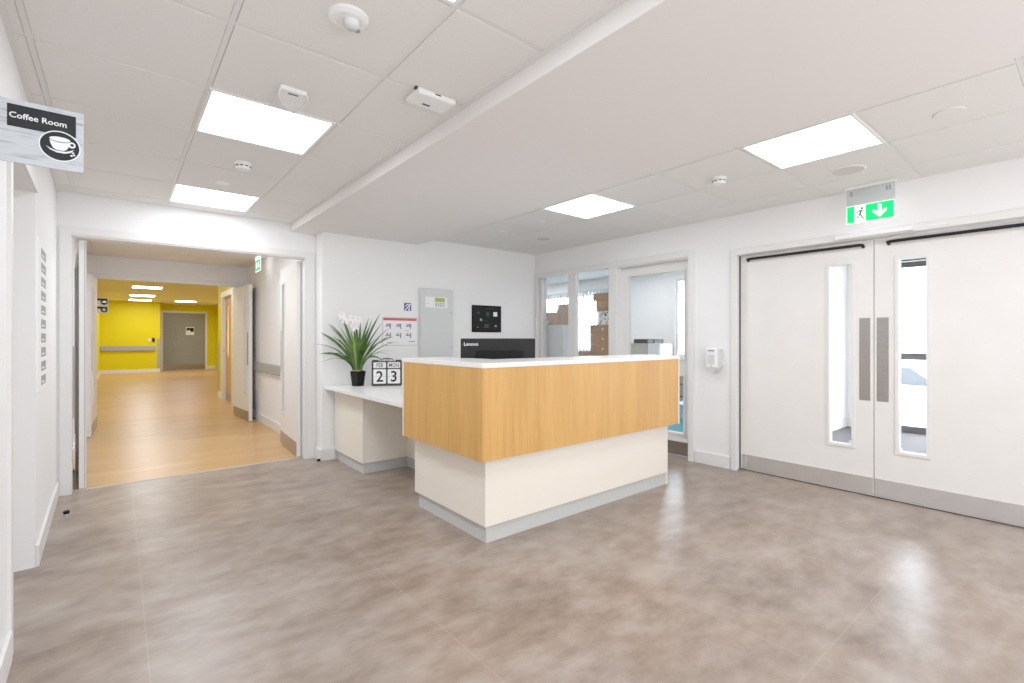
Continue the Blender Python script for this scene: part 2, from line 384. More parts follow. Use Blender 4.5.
# ------------------------------------------------------------------ ceilings
def grid_ceiling(m, bars, xs, ys, z, xr, yr, skip):
    """tegular tiles dropped a little below the grid bars"""
    X = [xr[0]]+[x for x in xs if xr[0] < x < xr[1]]+[xr[1]]
    Y = [yr[0]]+[y for y in ys if yr[0] < y < yr[1]]+[yr[1]]
    for a, b in zip(X, X[1:]):
        for c, d2 in zip(Y, Y[1:]):
            if any(abs((a+b)/2-p) < 0.2 and abs((c+d2)/2-q) < 0.2 for p, q in skip): continue
            g = 0.0125
            m.box(a+(g if a > xr[0] else 0), b-(g if b < xr[1] else 0), c+(g if c > yr[0] else 0), d2-(g if d2 < yr[1] else 0), z, z+0.02)
    for x in X[1:-1]: bars.box(x-0.0105, x+0.0105, yr[0], yr[1], z+0.003, z+0.02)
    for y in Y[1:-1]: bars.box(xr[0], xr[1], y-0.0105, y+0.0105, z+0.0033, z+0.0203)
lx = [0.33+0.6*i for i in range(-2, 4)]; ly = [2.66+0.6*i for i in range(-10, 6)]
rx = [2.98+0.6*i for i in range(0, 4)]; ry = [0.83+0.6*i for i in range(-8, 9)]
Lleft = [(0.63, 2.96+1.8*i) for i in (-3, -2, -1, 0, 1)]
Lright = [(3.28, 1.13+1.8*i) for i in (-2, -1, 0, 1)]
m = M(); b = M(); grid_ceiling(m, b, lx, ly, CZ, (-0.40, 1.372), (YR, YD), Lleft)
# the lights stand in the skipped cells
c1 = tag(m.build('ceiling', CEIL), 'white mineral tile ceiling over the left side of the room', 'ceiling', kind='structure')
bb = b.build('grid_bars', TBAR, c1)
tag(B(-0.40, 1.372, YR, YD, CZ+0.03, CZ+0.11).build('ceiling', VOID), 'dark void above the left ceiling tiles', 'ceiling', kind='structure')
m = M(); b = M(); grid_ceiling(m, b, rx, ry, CZ, (2.725, XR), (YR, YB), Lright)
c2 = tag(m.build('ceiling', CEIL), 'white mineral tile ceiling in front of the double doors', 'ceiling', kind='structure')
b.build('grid_bars', TBAR, c2)
tag(B(2.725, XR, YR, YB, CZ+0.03, CZ+0.11).build('ceiling', VOID), 'dark void above the right ceiling tiles', 'ceiling', kind='structure')
PZ = 2.350
struct('trim_6', M().box(1.372, 2.72, YR, YB, PZ, CZ+0.115).box(1.372, 1.622, YB, YD, PZ, CZ+0.115), PLAST, 'smooth plasterboard bulkhead lowered across the middle of the ceiling', 'bulkhead', 0.004)
struct('trim_7', M().box(1.350, 1.372, YR, YD, CZ-0.006, CZ+0.0), TBAR, 'slim white edge angle along the bulkhead', 'edge trim')
struct('trim_8', M().box(XL, XL+0.02, YR, YD, CZ-0.004, CZ), TBAR, 'slim white edge angle along the left wall', 'edge trim')
struct('trim_9', M().box(XR-0.02, XR, YR, YB, CZ-0.004, CZ).box(2.725, XR-0.02, YB-0.02, YB, CZ-0.004, CZ), TBAR, 'slim white edge angle along the right wall', 'edge trim')

# ------------------------------------------------------------------ ceiling lights
def light_thing(x, y, z, label, group, half=0.3, e=EMIT):
    t = thing('ceiling_light', label, 'light', (x, y, z), group=group)
    h = half-0.004; q = half-0.02
    fr = M()
    fr.box(x-h, x+h, y-h, y-q, z-0.004, z+0.028).box(x-h, x+h, y+q, y+h, z-0.004, z+0.028).box(x-h, x-q, y-q, y+q, z-0.004, z+0.028).box(x+q, x+h, y-q, y+q, z-0.004, z+0.028)
    fr.build('frame', WPLAS, t)
    M().quad((x-q, y-q, z+0.001), (x-q, y+q, z+0.001), (x+q, y+q, z+0.001), (x+q, y-q, z+0.001)).build('diffuser', e, t, fix=False)
    B(x-q, x+q, y-q, y+q, z+0.012, z+0.024).build('housing', WPLAS, t)
    return t
lab = {2: 'square lit ceiling panel at the top edge above the bulkhead', 3: 'square lit ceiling panel nearest on the left, behind the wire guarded detector', 4: 'square lit ceiling panel next to the wall above the corridor opening'}
for i, (x, y) in enumerate(Lleft):
    light_thing(x, y, CZ, lab.get(i, 'square lit ceiling panel on the left behind the viewpoint'), 'lit panels over the left side')
lab = {2: 'square lit ceiling panel above the exit sign and double doors', 3: 'square lit ceiling panel over the far right end of the desk, towards the office windows'}
for i, (x, y) in enumerate(Lright):
    light_thing(x, y, CZ, lab.get(i, 'square lit ceiling panel on the right behind the viewpoint'), 'lit panels over the right side')

# ------------------------------------------------------------------ ceiling fittings
def detector(x, y, label, z=CZ):
    t = thing('smoke_detector', label, 'smoke detector', (x, y, z))
    M().lathe([(0, 0), (0.052, 0), (0.052, -0.012), (0.047, -0.016)], (x, y, z), 28).build('base', WPLAS, t, smooth=False)
    M().lathe([(0.047, -0.014), (0.046, -0.034), (0.038, -0.045), (0.0, -0.047)], (x, y, z), 28).build('housing', WPLAS, t)
    v = M()
    for k in range(10):
        a = 2*math.pi*k/10
        p = Vector((x+0.0465*math.cos(a), y+0.0465*math.sin(a), z-0.027))
        r = Vector((-math.sin(a), math.cos(a), 0))
        v.plate(rect(-0.009, 0.009, -0.004, 0.004), p, r, (0, 0, 1), 0.0012)
    v.build('vent', BLACKM, t)
detector(0.651, 3.662, 'white round smoke detector with dark slots between the two left light panels')
detector(3.425, 1.793, 'white round smoke detector on the ceiling left of the exit sign')
# big round sensor near the camera
t = thing('ceiling_sensor', 'large round white motion sensor, nearest on the ceiling at the top left', 'sensor', (0.656, 1.755, CZ))
M().lathe([(0, 0), (0.072, 0), (0.070, -0.008), (0.055, -0.016), (0, -0.018)], (0.656, 1.755, CZ), 36).build('base', WPLAS, t, smooth=False)
M().lathe([(0.030, -0.016), (0.030, -0.028), (0.022, -0.040), (0, -0.044)], (0.664, 1.748, CZ), 24).build('lens', GPLAS, t, smooth=True)
M().lathe([(0.012, -0.016), (0.012, -0.020), (0, -0.021)], (0.700, 1.785, CZ), 16).build('button', GREYP, t)
# guarded detector
t = thing('ceiling_sounder', 'white shield shaped ceiling device with a bright rim by the left light panel', 'sounder', (0.657, 2.47, CZ))
sh = [(0.582, 2.405), (0.588, 2.47), (0.628, 2.556), (0.701, 2.635), (0.716, 2.53), (0.718, 2.46), (0.698, 2.404)]
M().plate([(x, y) for x, y in sh], (0, 0, CZ-0.022), (1, 0, 0), (0, 1, 0), 0.022).build('housing', WPLAS, t, bevel=0.006)
M().tube([(x, y, CZ-0.024) for x, y in sh[:1]+sh[1:]], 0.0045, 8).build('rim', WHITEP, t, smooth=True)
B(0.622, 0.668, 2.430, 2.441, CZ-0.0235, CZ-0.021).build('slot', DKGREY, t)
def disc(name, x, y, r, label, cat, h=0.006, m1=WPLAS, ring=None):
    t = thing(name, label, cat, (x, y, CZ))
    M().lathe([(0, 0), (r, 0), (r, -h*0.6), (r*0.94, -h), (0, -h)], (x, y, CZ), 36).build('cover', m1, t)
    if ring: M().lathe([(r*0.90, -h), (r*0.90, -h-0.002), (0, -h-0.002)], (x, y, CZ), 36).build('grille', ring, t)
    return t
for m_ in (EMIT, EMITO, EMITF): m_.cycles.emission_sampling = 'FRONT'
for m_ in (GREENE, WHITEE): m_.cycles.emission_sampling = 'NONE'
GRILLE = mat('pale_speaker_mesh', srgb(205, 200, 196), 0.7)
disc('ceiling_cover', 0.613, 4.218, 0.045, 'small white round blank cover beside the far left light panel', 'ceiling cover', 0.009)
disc('ceiling_speaker', 3.963, 1.137, 0.105, 'round flush ceiling speaker above the exit sign', 'speaker', 0.006, WPLAS, GRILLE)
disc('ceiling_speaker', 3.886, 4.177, 0.09, 'round flush ceiling speaker in front of the glazed office screen', 'speaker', 0.006, WPLAS, GRILLE)
disc('ceiling_cover', 3.365, 0.515, 0.065, 'round flat ceiling cover at the right edge above the double doors', 'ceiling cover', 0.005, CEIL)
disc('ceiling_cover', 3.301, 3.573, 0.04, 'small round ceiling cover beside the light panel above the desk end', 'ceiling cover', 0.006)
disc('ceiling_cover', 3.267, 4.182, 0.05, 'small round ceiling cover nearest the corner with the rear wall', 'ceiling cover', 0.006)
# wireless access point
t = thing('ceiling_access_point', 'flat white box with a dark mark on the ceiling beside the bulkhead', 'access point', (1.19, 2.085, CZ))
B(1.085, 1.295, 2.02, 2.155, CZ-0.030, CZ).build('housing', WPLAS, t, bevel=0.012)
B(1.155, 1.195, 2.105, 2.119, CZ-0.0315, CZ-0.0295).build('badge', DKGREY, t)
B(1.175, 1.205, 2.018, 2.021, CZ-0.017, CZ-0.011).build('port', BLACKM, t)
B(1.075, 1.087, 2.03, 2.045, CZ-0.012, CZ).build('clip', DKGREY, t)

# ------------------------------------------------------------------ double doors on the right
XD = 4.64
def slab_door(d, x0, x1, y0, y1, z1, hole, m):
    """leaf in the plane X with one vision hole (y0,y1,z0,z1)"""
    wall('x', x0, x1, y0, y1, 0.008, z1, hole).build('leaf', m, d)
def vision(d, x0, x1, h, fw=0.022, cat='vision_frame', gm=None):
    y0, y1, z0, z1 = h
    f = M()
    for xa, xb in ((x0-0.010, x0+0.006), (x1-0.006, x1+0.010)):
        f.box(xa, xb, y0-fw, y1+fw, z1-0.004, z1+fw).box(xa, xb, y0-fw, y1+fw, z0-fw, z0+0.004).box(xa, xb, y0-fw, y0+0.004, z0, z1).box(xa, xb, y1-0.004, y1+fw, z0, z1)
    f.build(cat, TRIM, d, bevel=0.003)
    xm = (x0+x1)/2
    B(xm-0.003, xm+0.003, y0, y1, z0, z1).build('glass', gm or GLASS, d)
def rod(d, ya, yb, z):
    M().tube([(XD-0.004, ya, z-0.012), (XD-0.034, ya, z), (XD-0.036, ya+(0.02 if yb > ya else -0.02), z+0.002), (XD-0.036, yb-(0.02 if yb > ya else -0.02), z+0.002), (XD-0.034, yb, z), (XD-0.004, yb, z-0.012)], 0.0125, 10).build('sensor_bar', BLACK, d, smooth=True)
dl = thing('door_2', 'left leaf of the wide white double doors under the exit sign', 'door', (XD, 1.68, 0), kind='structure')
hl = (1.302, 1.464, 0.385, 1.865)
slab_door(dl, XD, XD+0.045, 1.159, 2.212, 2.04, [hl], DOORW); vision(dl, XD, XD+0.045, hl)
B(XD-0.003, XD, 1.162, 2.209, 0.01, 0.150).build('kick_plate', STEEL, dl)
B(XD-0.003, XD, 1.180, 1.254, 0.76, 1.42).build('push_plate', PUSH, dl, bevel=0.0008)
rod(dl, 2.135, 1.225, 2.0)
dr = thing('door_3', 'right leaf of the wide white double doors, cut by the edge', 'door', (XD, 0.62, 0), kind='structure')
hr = (0.832, 1.000, 0.385, 1.865)
slab_door(dr, XD, XD+0.045, 0.09, 1.153, 2.04, [hr], DOORW); vision(dr, XD, XD+0.045, hr)
B(XD-0.003, XD, 0.093, 1.150, 0.01, 0.150).build('kick_plate', STEEL, dr)
B(XD-0.003, XD, 1.061, 1.138, 0.76, 1.42).build('push_plate', PUSH, dr, bevel=0.0008)
rod(dr, 1.06, 0.14, 2.0)
for dd, y in ((dl, 1.32), (dr, 0.985)):
    M().cyl((XD+0.012, y, 0.41), (-1, 0, 0), 0.008, 0.006, 12).build('sticker', WHITEP, dd)
struct('trim_10', B(XD+0.01, XD+0.03, 1.153, 1.159, 0.01, 2.03), SEAL, 'dark seal line between the two leaves of the double doors', 'seal')
struct('trim_11', M().box(XD-0.004, XD+0.04, 2.212, 2.226, 0.0, 2.045), SEAL, 'dark seal line at the hinge side of the double doors', 'seal')
struct('trim_12', B(XD-0.004, XD+0.05, A0+0.025, 2.218, 0, 0.007), SEAL, 'dark threshold line under the double doors', 'threshold')
t = thing('wall_door_operator', 'slim white door operator box above the meeting of the double doors', 'door operator', (4.55, 1.14, 2.05))
B(4.490, 4.54, 0.886, 1.385, 2.050, 2.084).build('housing', WPLAS, t, bevel=0.004)
B(4.491, 4.539, 1.385, 1.390, 2.052, 2.082).build('end_cap', GPLAS, t)
t = thing('wall_door_contact', 'small white door contact on the frame head left of the operator box', 'door contact', (4.54, 1.5, 2.055))
B(4.526, 4.540, 1.46, 1.56, 2.052, 2.066).build('housing', WPLAS, t, bevel=0.002)
t = thing('wall_door_contact', 'small white door contact on the frame head right of the operator box', 'door contact', (4.54, 0.75, 2.06))
B(4.526, 4.540, 0.70, 0.81, 2.062, 2.076).build('housing', WPLAS, t, bevel=0.002)

# exit sign (hangs from the ceiling in front of the doors)
ex = 4.45
t = thing('exit_sign', 'lit green running man exit sign hanging above the double doors', 'exit sign', (ex, 1.13, CZ))
B(ex-0.02, ex+0.02, 0.975, 1.30, CZ-0.018, CZ).build('ceiling_rail', WPLAS, t, bevel=0.003)
B(ex-0.003, ex+0.003, 0.98, 1.285, 2.285, CZ-0.018).build('hanger_plate', ACRYL, t)
for yy in (1.255, 1.03, 1.012): B(ex-0.006, ex+0.006, yy-0.005, yy+0.005, 2.365, 2.40).build('hanger_pin', GREYP, t)
B(ex-0.006, ex+0.006, 0.982, 1.286, 2.152, 2.288).build('panel', WHITEE, t, bevel=0.002)
O = (ex-0.0062, 1.282, 2.156); rr_ = (0, -1, 0); uu = (0, 0, 1)   # faces the room (-X)
g = M(); g.plate(rect(0, 0.050, 0, 0.128), O, rr_, uu, 0.001); g.plate(rect(0.122, 0.296, 0, 0.128), O, rr_, uu, 0.001); g.build('green_field', GREENE, t)
p = M()
A_ = lambda pts: p.plate(pts, O, rr_, uu, 0.0016)
A_(circle(0.009, 16, 0.098, 0.103))
A_([(0.088, 0.094), (0.100, 0.088), (0.092, 0.058), (0.080, 0.060)])
A_([(0.082, 0.064), (0.092, 0.060), (0.103, 0.040), (0.116, 0.022), (0.108, 0.018), (0.096, 0.034)])
A_([(0.080, 0.062), (0.088, 0.056), (0.078, 0.034), (0.058, 0.032), (0.058, 0.039), (0.074, 0.041)])
A_([(0.088, 0.092), (0.090, 0.084), (0.074, 0.076), (0.066, 0.062), (0.060, 0.066), (0.070, 0.084)])
A_([(0.098, 0.090), (0.108, 0.072), (0.118, 0.070), (0.117, 0.076), (0.111, 0.078), (0.102, 0.094)])
p.build('running_figure', GREEND, t)
a = M()
a.plate([(0.210, 0.016), (0.252, 0.058), (0.252, 0.082), (0.222, 0.056), (0.222, 0.112), (0.198, 0.112), (0.198, 0.056), (0.168, 0.082), (0.168, 0.058)], O, rr_, uu, 0.0018)
a.build('down_arrow', WHITEE, t)

# hand sanitiser dispenser
t = thing('sanitiser_dispenser', 'white wall mounted hand sanitiser dispenser left of the double doors', 'dispenser', (4.5, 2.42, 0.95))
B(4.465, XR, 2.358, 2.478, 0.965, 1.165).build('housing', WPLAS, t, bevel=0.014)
B(4.475, XR-0.002, 2.345, 2.362, 0.98, 1.15).build('side_lever', GPLAS, t, bevel=0.005)
B(4.4625, 4.4665, 2.385, 2.452, 1.005, 1.10).build('window', GPLAS, t, bevel=0.004)
B(4.4625, 4.4665, 2.385, 2.452, 1.13, 1.145).build('brand_strip', GREYP, t)
M().cyl((4.466, 2.418, 0.985), (-1, 0, 0), 0.006, 0.002, 12).build('indicator', DKGREY, t)
M().plate([(-0.05, 0), (0.05, 0), (0.038, -0.03), (-0.038, -0.03)], (4.55, 2.418, 0.966), (0, -1, 0), (0, 0, 1), 0.075).build('drip_tray', GPLAS, t)

# ------------------------------------------------------------------ office glazing
w1 = thing('window_1', 'left glazed pane of the office screen beside the rear wall corner', 'window', (4.6, 4.73, 0), kind='structure')
B(XR+0.02, XR+0.075, 4.318, 4.452, 0.0, 2.105).build('mullion', TRIM, w1, bevel=0.003)
B(XR+0.03, XR+0.063, 4.972, 5.035, 0, 2.105).build('frame', TRIM, w1)
B(XR+0.03, XR+0.09, 4.452, 4.972, 0, 0.25).build('bottom_rail', TRIM, w1)
B(XR+0.055, XR+0.061, 4.452, 4.972, 0.25, 2.105).build('pane', GLASS, w1)
w2 = thing('window_2', 'right glazed pane of the office screen beside the office door', 'window', (4.6, 4.0, 0), kind='structure')
B(XR+0.03, XR+0.09, 3.755, 4.318, 0, 0.25).build('bottom_rail', TRIM, w2)
B(XR+0.055, XR+0.061, 3.755, 4.318, 0.25, 2.105).build('pane', GLASS, w2)
od = thing('door_4', 'white office door with two clear glass panels', 'door', (XD, 3.17, 0), kind='structure')
gu = (2.805, 3.54, 1.03, 1.98); gl = (2.815, 3.53, 0.245, 0.86)
slab_door(od, XD, XD+0.045, 2.712, 3.632, 2.078, [gu, gl], DOORW)
vision(od, XD, XD+0.045, gu, 0.012); vision(od, XD, XD+0.045, gl, 0.02)
B(XD-0.002, XD, 2.715, 3.63, 0.012, 0.155).build('kick_plate', STEELD, od)
M().tube([(XD, 3.585, 0.99), (XD-0.05, 3.585, 0.99), (XD-0.05, 3.48, 0.99)], 0.009).build('handle', STEEL, od)

# ------------------------------------------------------------------ office beyond
struct('wall_office_far', wall('x', 8.42, 8.55, 2.34, 9.7, 0, 2.75, [(4.15, 5.30, 0.90, 2.42), (6.95, 9.3, 0.95, 2.30)]), WB, 'white far wall of the office with bright windows', 'wall')
struct('wall_office_side', B(XR+0.18, 8.42, 9.6, 9.7, 0, 2.75), WB, 'white end wall of the office', 'wall')
struct('wall_partition', B(XR+0.18, 8.55, 2.34, 2.46, 0, 2.75), W, 'white wall between office and entrance lobby', 'wall')
struct('ceiling', B(XR+0.18, 8.55, 2.34, 9.7, 2.62, 2.72), CEIL, 'white ceiling of the office', 'ceiling')
for i, (x, y) in enumerate(((6.2, 7.1), (7.6, 8.6), (6.2, 4.2), (7.4, 5.6))):
    light_thing(x, y, 2.598, ['lit ceiling panel in the office behind the left glass pane', 'lit ceiling panel in the far corner of the office', 'lit ceiling panel in the office above the boxes', 'lit ceiling panel in the office behind the glass door'][i], 'lit panels in the office', 0.3, EMITO)
def outwin(name, y0, y1, z0, z1, label):
    w = thing(name, label, 'window', (8.45, (y0+y1)/2, z0), kind='structure')
    f = M(); xa, xb = 8.45, 8.51
    f.box(xa, xb, y0, y1, z0, z0+0.05).box(xa, xb, y0, y1, z1-0.05, z1).box(xa, xb, y0, y0+0.05, z0+0.05, z1-0.05).box(xa, xb, y1-0.05, y1, z0+0.05, z1-0.05).box(xa, xb, (y0+y1)/2-0.03, (y0+y1)/2+0.03, z0+0.05, z1-0.05)
    f.build('frame', TRIM, w)
    B(8.478, 8.482, y0+0.05, y1-0.05, z0+0.05, z1-0.05).build('pane', GLASS, w)
outwin('window_3', 4.15, 5.30, 0.90, 2.42, 'bright window seen through the glass office door')
outwin('window_4', 6.95, 9.3, 0.95, 2.30, 'bright window behind vertical blinds in the office')
bl = thing('vertical_blind', 'white vertical blind across the office window behind the stacked boxes', 'blind', (8.36, 8.1, 2.36))
B(8.32, 8.40, 6.75, 9.5, 2.36, 2.41).build('headrail', WPLAS, bl)
s_ = M()
for k in range(26):
    y = 6.80+k*0.105; s_.plate(rect(-0.055, 0.055, 0, 1.46), (8.36, y, 0.90), (0.35, 0.94, 0), (0, 0, 1), 0.001)
s_.build('slats', BLIND, bl)

def carton(name, x, y, z, sx, sy, sz, rz, label, group, m=CARD, tape=True):
    t = thing(name, label, 'box', (x, y, z), rz, group)
    B(-sx/2, sx/2, -sy/2, sy/2, 0, sz).build('carton', m, t, bevel=0.004, local=True)
    if tape:
        M().box(-sx/2-0.001, sx/2+0.001, -0.022, 0.022, sz-0.001, sz+0.001).box(-sx/2-0.0012, -sx/2, -0.022, 0.022, sz*0.75, sz).build('tape', TAPE, t, local=True)
    return t
# tall white cupboard right behind the first pane with boxes on it
cx0 = 4.78
t = thing('storage_cupboard', 'tall pale shallow cupboard standing behind the left glass pane of the office', 'cupboard', (4.91, 5.1, 0))
B(cx0, 5.03, 4.745, 5.75, 0.06, 1.425).build('carcass', FROST, t, bevel=0.003)
B(cx0+0.02, 5.02, 4.76, 5.74, 0, 0.06).build('plinth', DKGREY, t)
B(cx0-0.008, 5.055, 4.740, 5.76, 1.425, 1.445).build('top', FROST, t)
for k, y in enumerate((4.755, 5.255)): B(5.03, 5.048, y, y+0.48, 0.07, 1.42).build('door', FROST, t)
zt = 1.445
carton('cardboard_box', 4.925, 5.13, zt, 0.20, 0.24, 0.185, 0.0, 'low open cardboard box at the front left of the pale cupboard top', 'boxes on the pale cupboard', CARDL)
carton('cardboard_box', 4.925, 4.82, zt, 0.18, 0.15, 0.29, 0.0, 'tallest upright cardboard box on the right of the pale cupboard top', 'boxes on the pale cupboard', CARD)
carton('cardboard_box', 4.965, 4.95, zt, 0.13, 0.105, 0.22, 0.0, 'middle cardboard box between the low and the tall one on the pale cupboard', 'boxes on the pale cupboard', CARDL)
carton('cardboard_box', 4.80, 5.10, zt, 0.04, 0.07, 0.065, 0.0, 'small pale packet in front of the low box on the pale cupboard', 'boxes on the pale cupboard', PAPER, False)
carton('cardboard_box', 4.80, 5.01, zt, 0.04, 0.06, 0.05, 0.0, 'small brown packet in front of the low box on the pale cupboard', 'boxes on the pale cupboard', TAPE, False)
# desk with the box tower behind the second pane
t = thing('office_desk', 'wooden desk under the stacked boxes behind the right glass pane', 'desk', (5.75, 5.1, 0))
B(5.35, 6.15, 4.3, 6.1, 0.70, 0.73).build('desktop', OAKD, t, bevel=0.003)
for x in (5.39, 6.11):
    for y in (4.34, 6.06): B(x-0.025, x+0.025, y-0.025, y+0.025, 0, 0.70).build('leg', GREYP, t)
z = 0.73
hs = [0.17, 0.165, 0.165]; tx, ty = 5.72, 4.70
words = ['bottom', 'third from top', 'second from top']
for k in range(3):
    lab = ['lowest brown box of the tower behind the right glass pane', 'second brown box from the bottom of the tower', 'third brown box from the bottom of the tower, below the white packages'][k]
    c = carton('archive_box', tx, ty, z, 0.36, 0.44, 0.145, 0.0, lab, 'brown boxes in the tower', CARD, False)
    B(-0.183, -0.180, -0.20, 0.20, 0.118, 0.124).build('lid_edge', TAPE, c, local=True)
    M().cyl((-0.18, -0.02, 0.08), (-1, 0, 0), 0.014, 0.003, 14).build('finger_hole', PAPER, c, local=True)
    z += 0.146
for k in range(2):
    c = carton('archive_box', tx, ty, z, 0.36, 0.44, 0.145, 0.0, ['fourth brown box from the bottom of the tower', 'topmost brown box with a round hole, just under the white packages'][k], 'brown boxes in the tower', CARD, False)
    B(-0.183, -0.180, -0.20, 0.20, 0.118, 0.124).build('lid_edge', TAPE, c, local=True)
    M().cyl((-0.18, -0.02, 0.08), (-1, 0, 0), 0.014, 0.003, 14).build('finger_hole', PAPER, c, local=True)
    z += 0.146
for k in range(2):
    c = carton('white_package', tx+0.02, ty-0.05, z, 0.30, 0.32, 0.10, 0.05*k, ['lower white package with dark spots in the box tower', 'upper white package with dark spots in the box tower'][k], 'white packages in the tower', PAPER, False)
    for q in range(9): M().plate(circle(0.010+0.005*random.random(), 10, random.uniform(-0.14, 0.14), random.uniform(0.015, 0.085)), (-0.1505, 0, 0), (0, -1, 0), (0, 0, 1), 0.001).build('spot', BLACKM, c, local=True)
    z += 0.101
carton('cardboard_tray', tx+0.03, ty, z, 0.30, 0.30, 0.055, 0.08, 'dark shallow cardboard tray above the white packages', 'trays on the tower', TAPE, False); z += 0.056
carton('cardboard_tray', tx+0.02, ty-0.02, z, 0.30, 0.36, 0.10, -0.05, 'pale shallow cardboard tray second from the top of the tower', 'trays on the tower', CARDL, False); z += 0.101
carton('cardboard_tray', tx, ty-0.02, z, 0.32, 0.40, 0.11, 0.05, 'topmost cardboard tray of the box tower', 'trays on the tower', CARD, True)
carton('cardboard_box', 5.62, 5.16, 0.73, 0.30, 0.30, 0.33, 0.1, 'low brown box left of the box tower', 'boxes beside the tower', CARD)
carton('cardboard_box', 5.62, 5.55, 0.73, 0.30, 0.34, 0.26, -0.1, 'pale open box furthest left of the box tower', 'boxes beside the tower', CARDL)
# grey-brown low cabinet along the far wall, black device, white cylinder
t = thing('low_cabinet', 'taupe cabinet by the far office wall seen through the glass door', 'cabinet', (8.1, 6.0, 0))
B(7.82, 8.40, 5.33, 6.65, 0.05, 1.13).build('carcass', TAUPE, t, bevel=0.003)
B(7.80, 8.41, 5.36, 6.67, 1.13, 1.16).build('top', TAUPE, t)
B(7.86, 8.38, 5.42, 6.60, 0, 0.05).build('plinth', DKGREY, t)
for k in range(2):
    y = 5.40+0.62*k; dd = B(7.803, 7.82, y, y+0.60, 0.07, 1.12).build('door', TAUPE, t)
    M().tube([(7.803, y+0.54-0.48*k, 0.92), (7.775, y+0.54-0.48*k, 0.92), (7.775, y+0.54-0.48*k, 1.05), (7.803, y+0.54-0.48*k, 1.05)], 0.006, 8).build('handle', STEEL, dd)
t = thing('desktop_printer', 'low black device on the taupe cabinet in the office', 'printer', (8.05, 5.80, 1.16))
B(7.86, 8.16, 5.38, 5.86, 1.16, 1.245).build('body', BLACK, t, bevel=0.01)
B(7.857, 7.86, 5.41, 5.53, 1.175, 1.235).build('front_panel', GREYP, t)
t = thing('paper_roll', 'white paper towel roll standing on a stool in front of the taupe cabinet', 'paper roll', (7.1, 4.86, 0.87))
M().lathe([(0, 0), (0.10, 0), (0.104, 0.01), (0.104, 0.295), (0.10, 0.30), (0.03, 0.30), (0.03, 0.27)], (7.1, 4.86, 0.87), 28).build('roll', PAPER, t, smooth=False)
M().lathe([(0.03, 0.25), (0.03, 0.302), (0.026, 0.302), (0.026, 0.25)], (7.1, 4.86, 0.87), 20).build('core', CARD, t)
t = thing('stand', 'grey stand holding the white paper roll in the office', 'stand', (7.1, 4.86, 0))
M().cyl((7.1, 4.86, 0.84), (0, 0, 1), 0.14, 0.03).build('top', TAUPE, t)
M().cyl((7.1, 4.86, 0.02), (0, 0, 1), 0.03, 0.82).build('pole', GREYP, t)
M().cyl((7.1, 4.86, 0.0), (0, 0, 1), 0.16, 0.02).build('base', GREYP, t)
t = thing('drawer_unit', 'taupe drawer unit under the office window behind the lower door glass', 'drawer unit', (8.15, 4.75, 0))
B(7.90, 8.40, 4.25, 5.25, 0.04, 0.74).build('carcass', TAUPE, t, bevel=0.003)
B(7.92, 8.38, 4.27, 5.23, 0.0, 0.04).build('plinth', DKGREY, t)
for k in range(3):
    dw = B(7.885, 7.90, 4.27, 5.23, 0.06+0.225*k, 0.275+0.225*k).build('drawer', TAUPE, t)
    B(7.868, 7.885, 4.65, 4.85, 0.20+0.225*k, 0.215+0.225*k).build('handle', BLACKM, dw)
B(7.90, 8.40, 4.25, 5.25, 0.74, 0.77).build('top', BLACKM, t)
t = thing('sun_patch_box', 'light blue box standing in for the sun patch on the teal carpet behind the lower door glass', 'sun patch', (7.0, 4.12, 0))  # pale blue box in place of sunlight falling on the carpet
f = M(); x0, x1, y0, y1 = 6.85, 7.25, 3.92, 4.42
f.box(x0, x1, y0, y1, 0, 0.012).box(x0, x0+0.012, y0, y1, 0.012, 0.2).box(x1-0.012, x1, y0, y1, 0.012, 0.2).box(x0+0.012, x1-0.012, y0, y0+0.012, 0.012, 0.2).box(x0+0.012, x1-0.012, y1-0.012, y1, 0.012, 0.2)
f.build('body', SUNP, t); M().box(x0-0.008, x1+0.008, y0-0.008, y1+0.008, 0.2, 0.22).build('top_slab', SUNP, t)

# ------------------------------------------------------------------ entrance lobby behind the double doors
XE = 8.1
struct('wall_entrance', wall('x', XE, XE+0.16, -2.2, 2.34, 0, 2.75, [(-1.9, 1.93, 0, 2.42)]), W, 'white outer wall of the entrance lobby', 'wall')
struct('wall_entrance_side', B(XR+0.18, XE+0.16, -2.32, -2.2, 0, 2.75), W, 'white side wall of the entrance lobby', 'wall')
struct('ceiling', B(XR+0.18, XE+0.16, -2.32, 2.34, 2.62, 2.72), CEIL, 'white ceiling of the entrance lobby', 'ceiling')
struct('baseboard_entrance', M().box(XR+0.2, XE, 2.325, 2.34, 0, 0.12).box(XE-0.015, XE, 1.93, 2.325, 0, 0.12), TRIM, 'white skirting in the entrance lobby', 'skirting board')
light_thing(6.4, 0.4, 2.598, 'lit ceiling panel in the entrance lobby behind the double doors', 'entrance lobby lights', 0.3, EMITO)
e = thing('door_5', 'dark framed glazed entrance doors seen through the right vision panel', 'door', (XE+0.08, 0, 0), kind='structure')
f = M(); xa, xb = XE+0.05, XE+0.11
f.box(xa, xb, -1.9, 1.93, 2.20, 2.42).box(xa, xb, -1.9, 1.93, 0.0, 0.09).box(xa, xb, -1.9, 1.93, 0.97, 1.06)
for y in (-1.9, -0.62, 0.62, 1.86): f.box(xa, xb, y, y+0.07, 0.09, 2.20)
f.build('frame', FRAMEB, e)
B(XE+0.03, XE+0.05, -1.9, 1.93, 2.27, 2.285).build('track', STEEL, e)
g = M()
for y in (-1.83, -0.55, 0.69):
    g.box(XE+0.078, XE+0.084, y, y+1.17, 0.09, 0.97); g.box(XE+0.078, XE+0.084, y, y+1.17, 1.06, 2.20)
g.build('pane', GLASS, e)
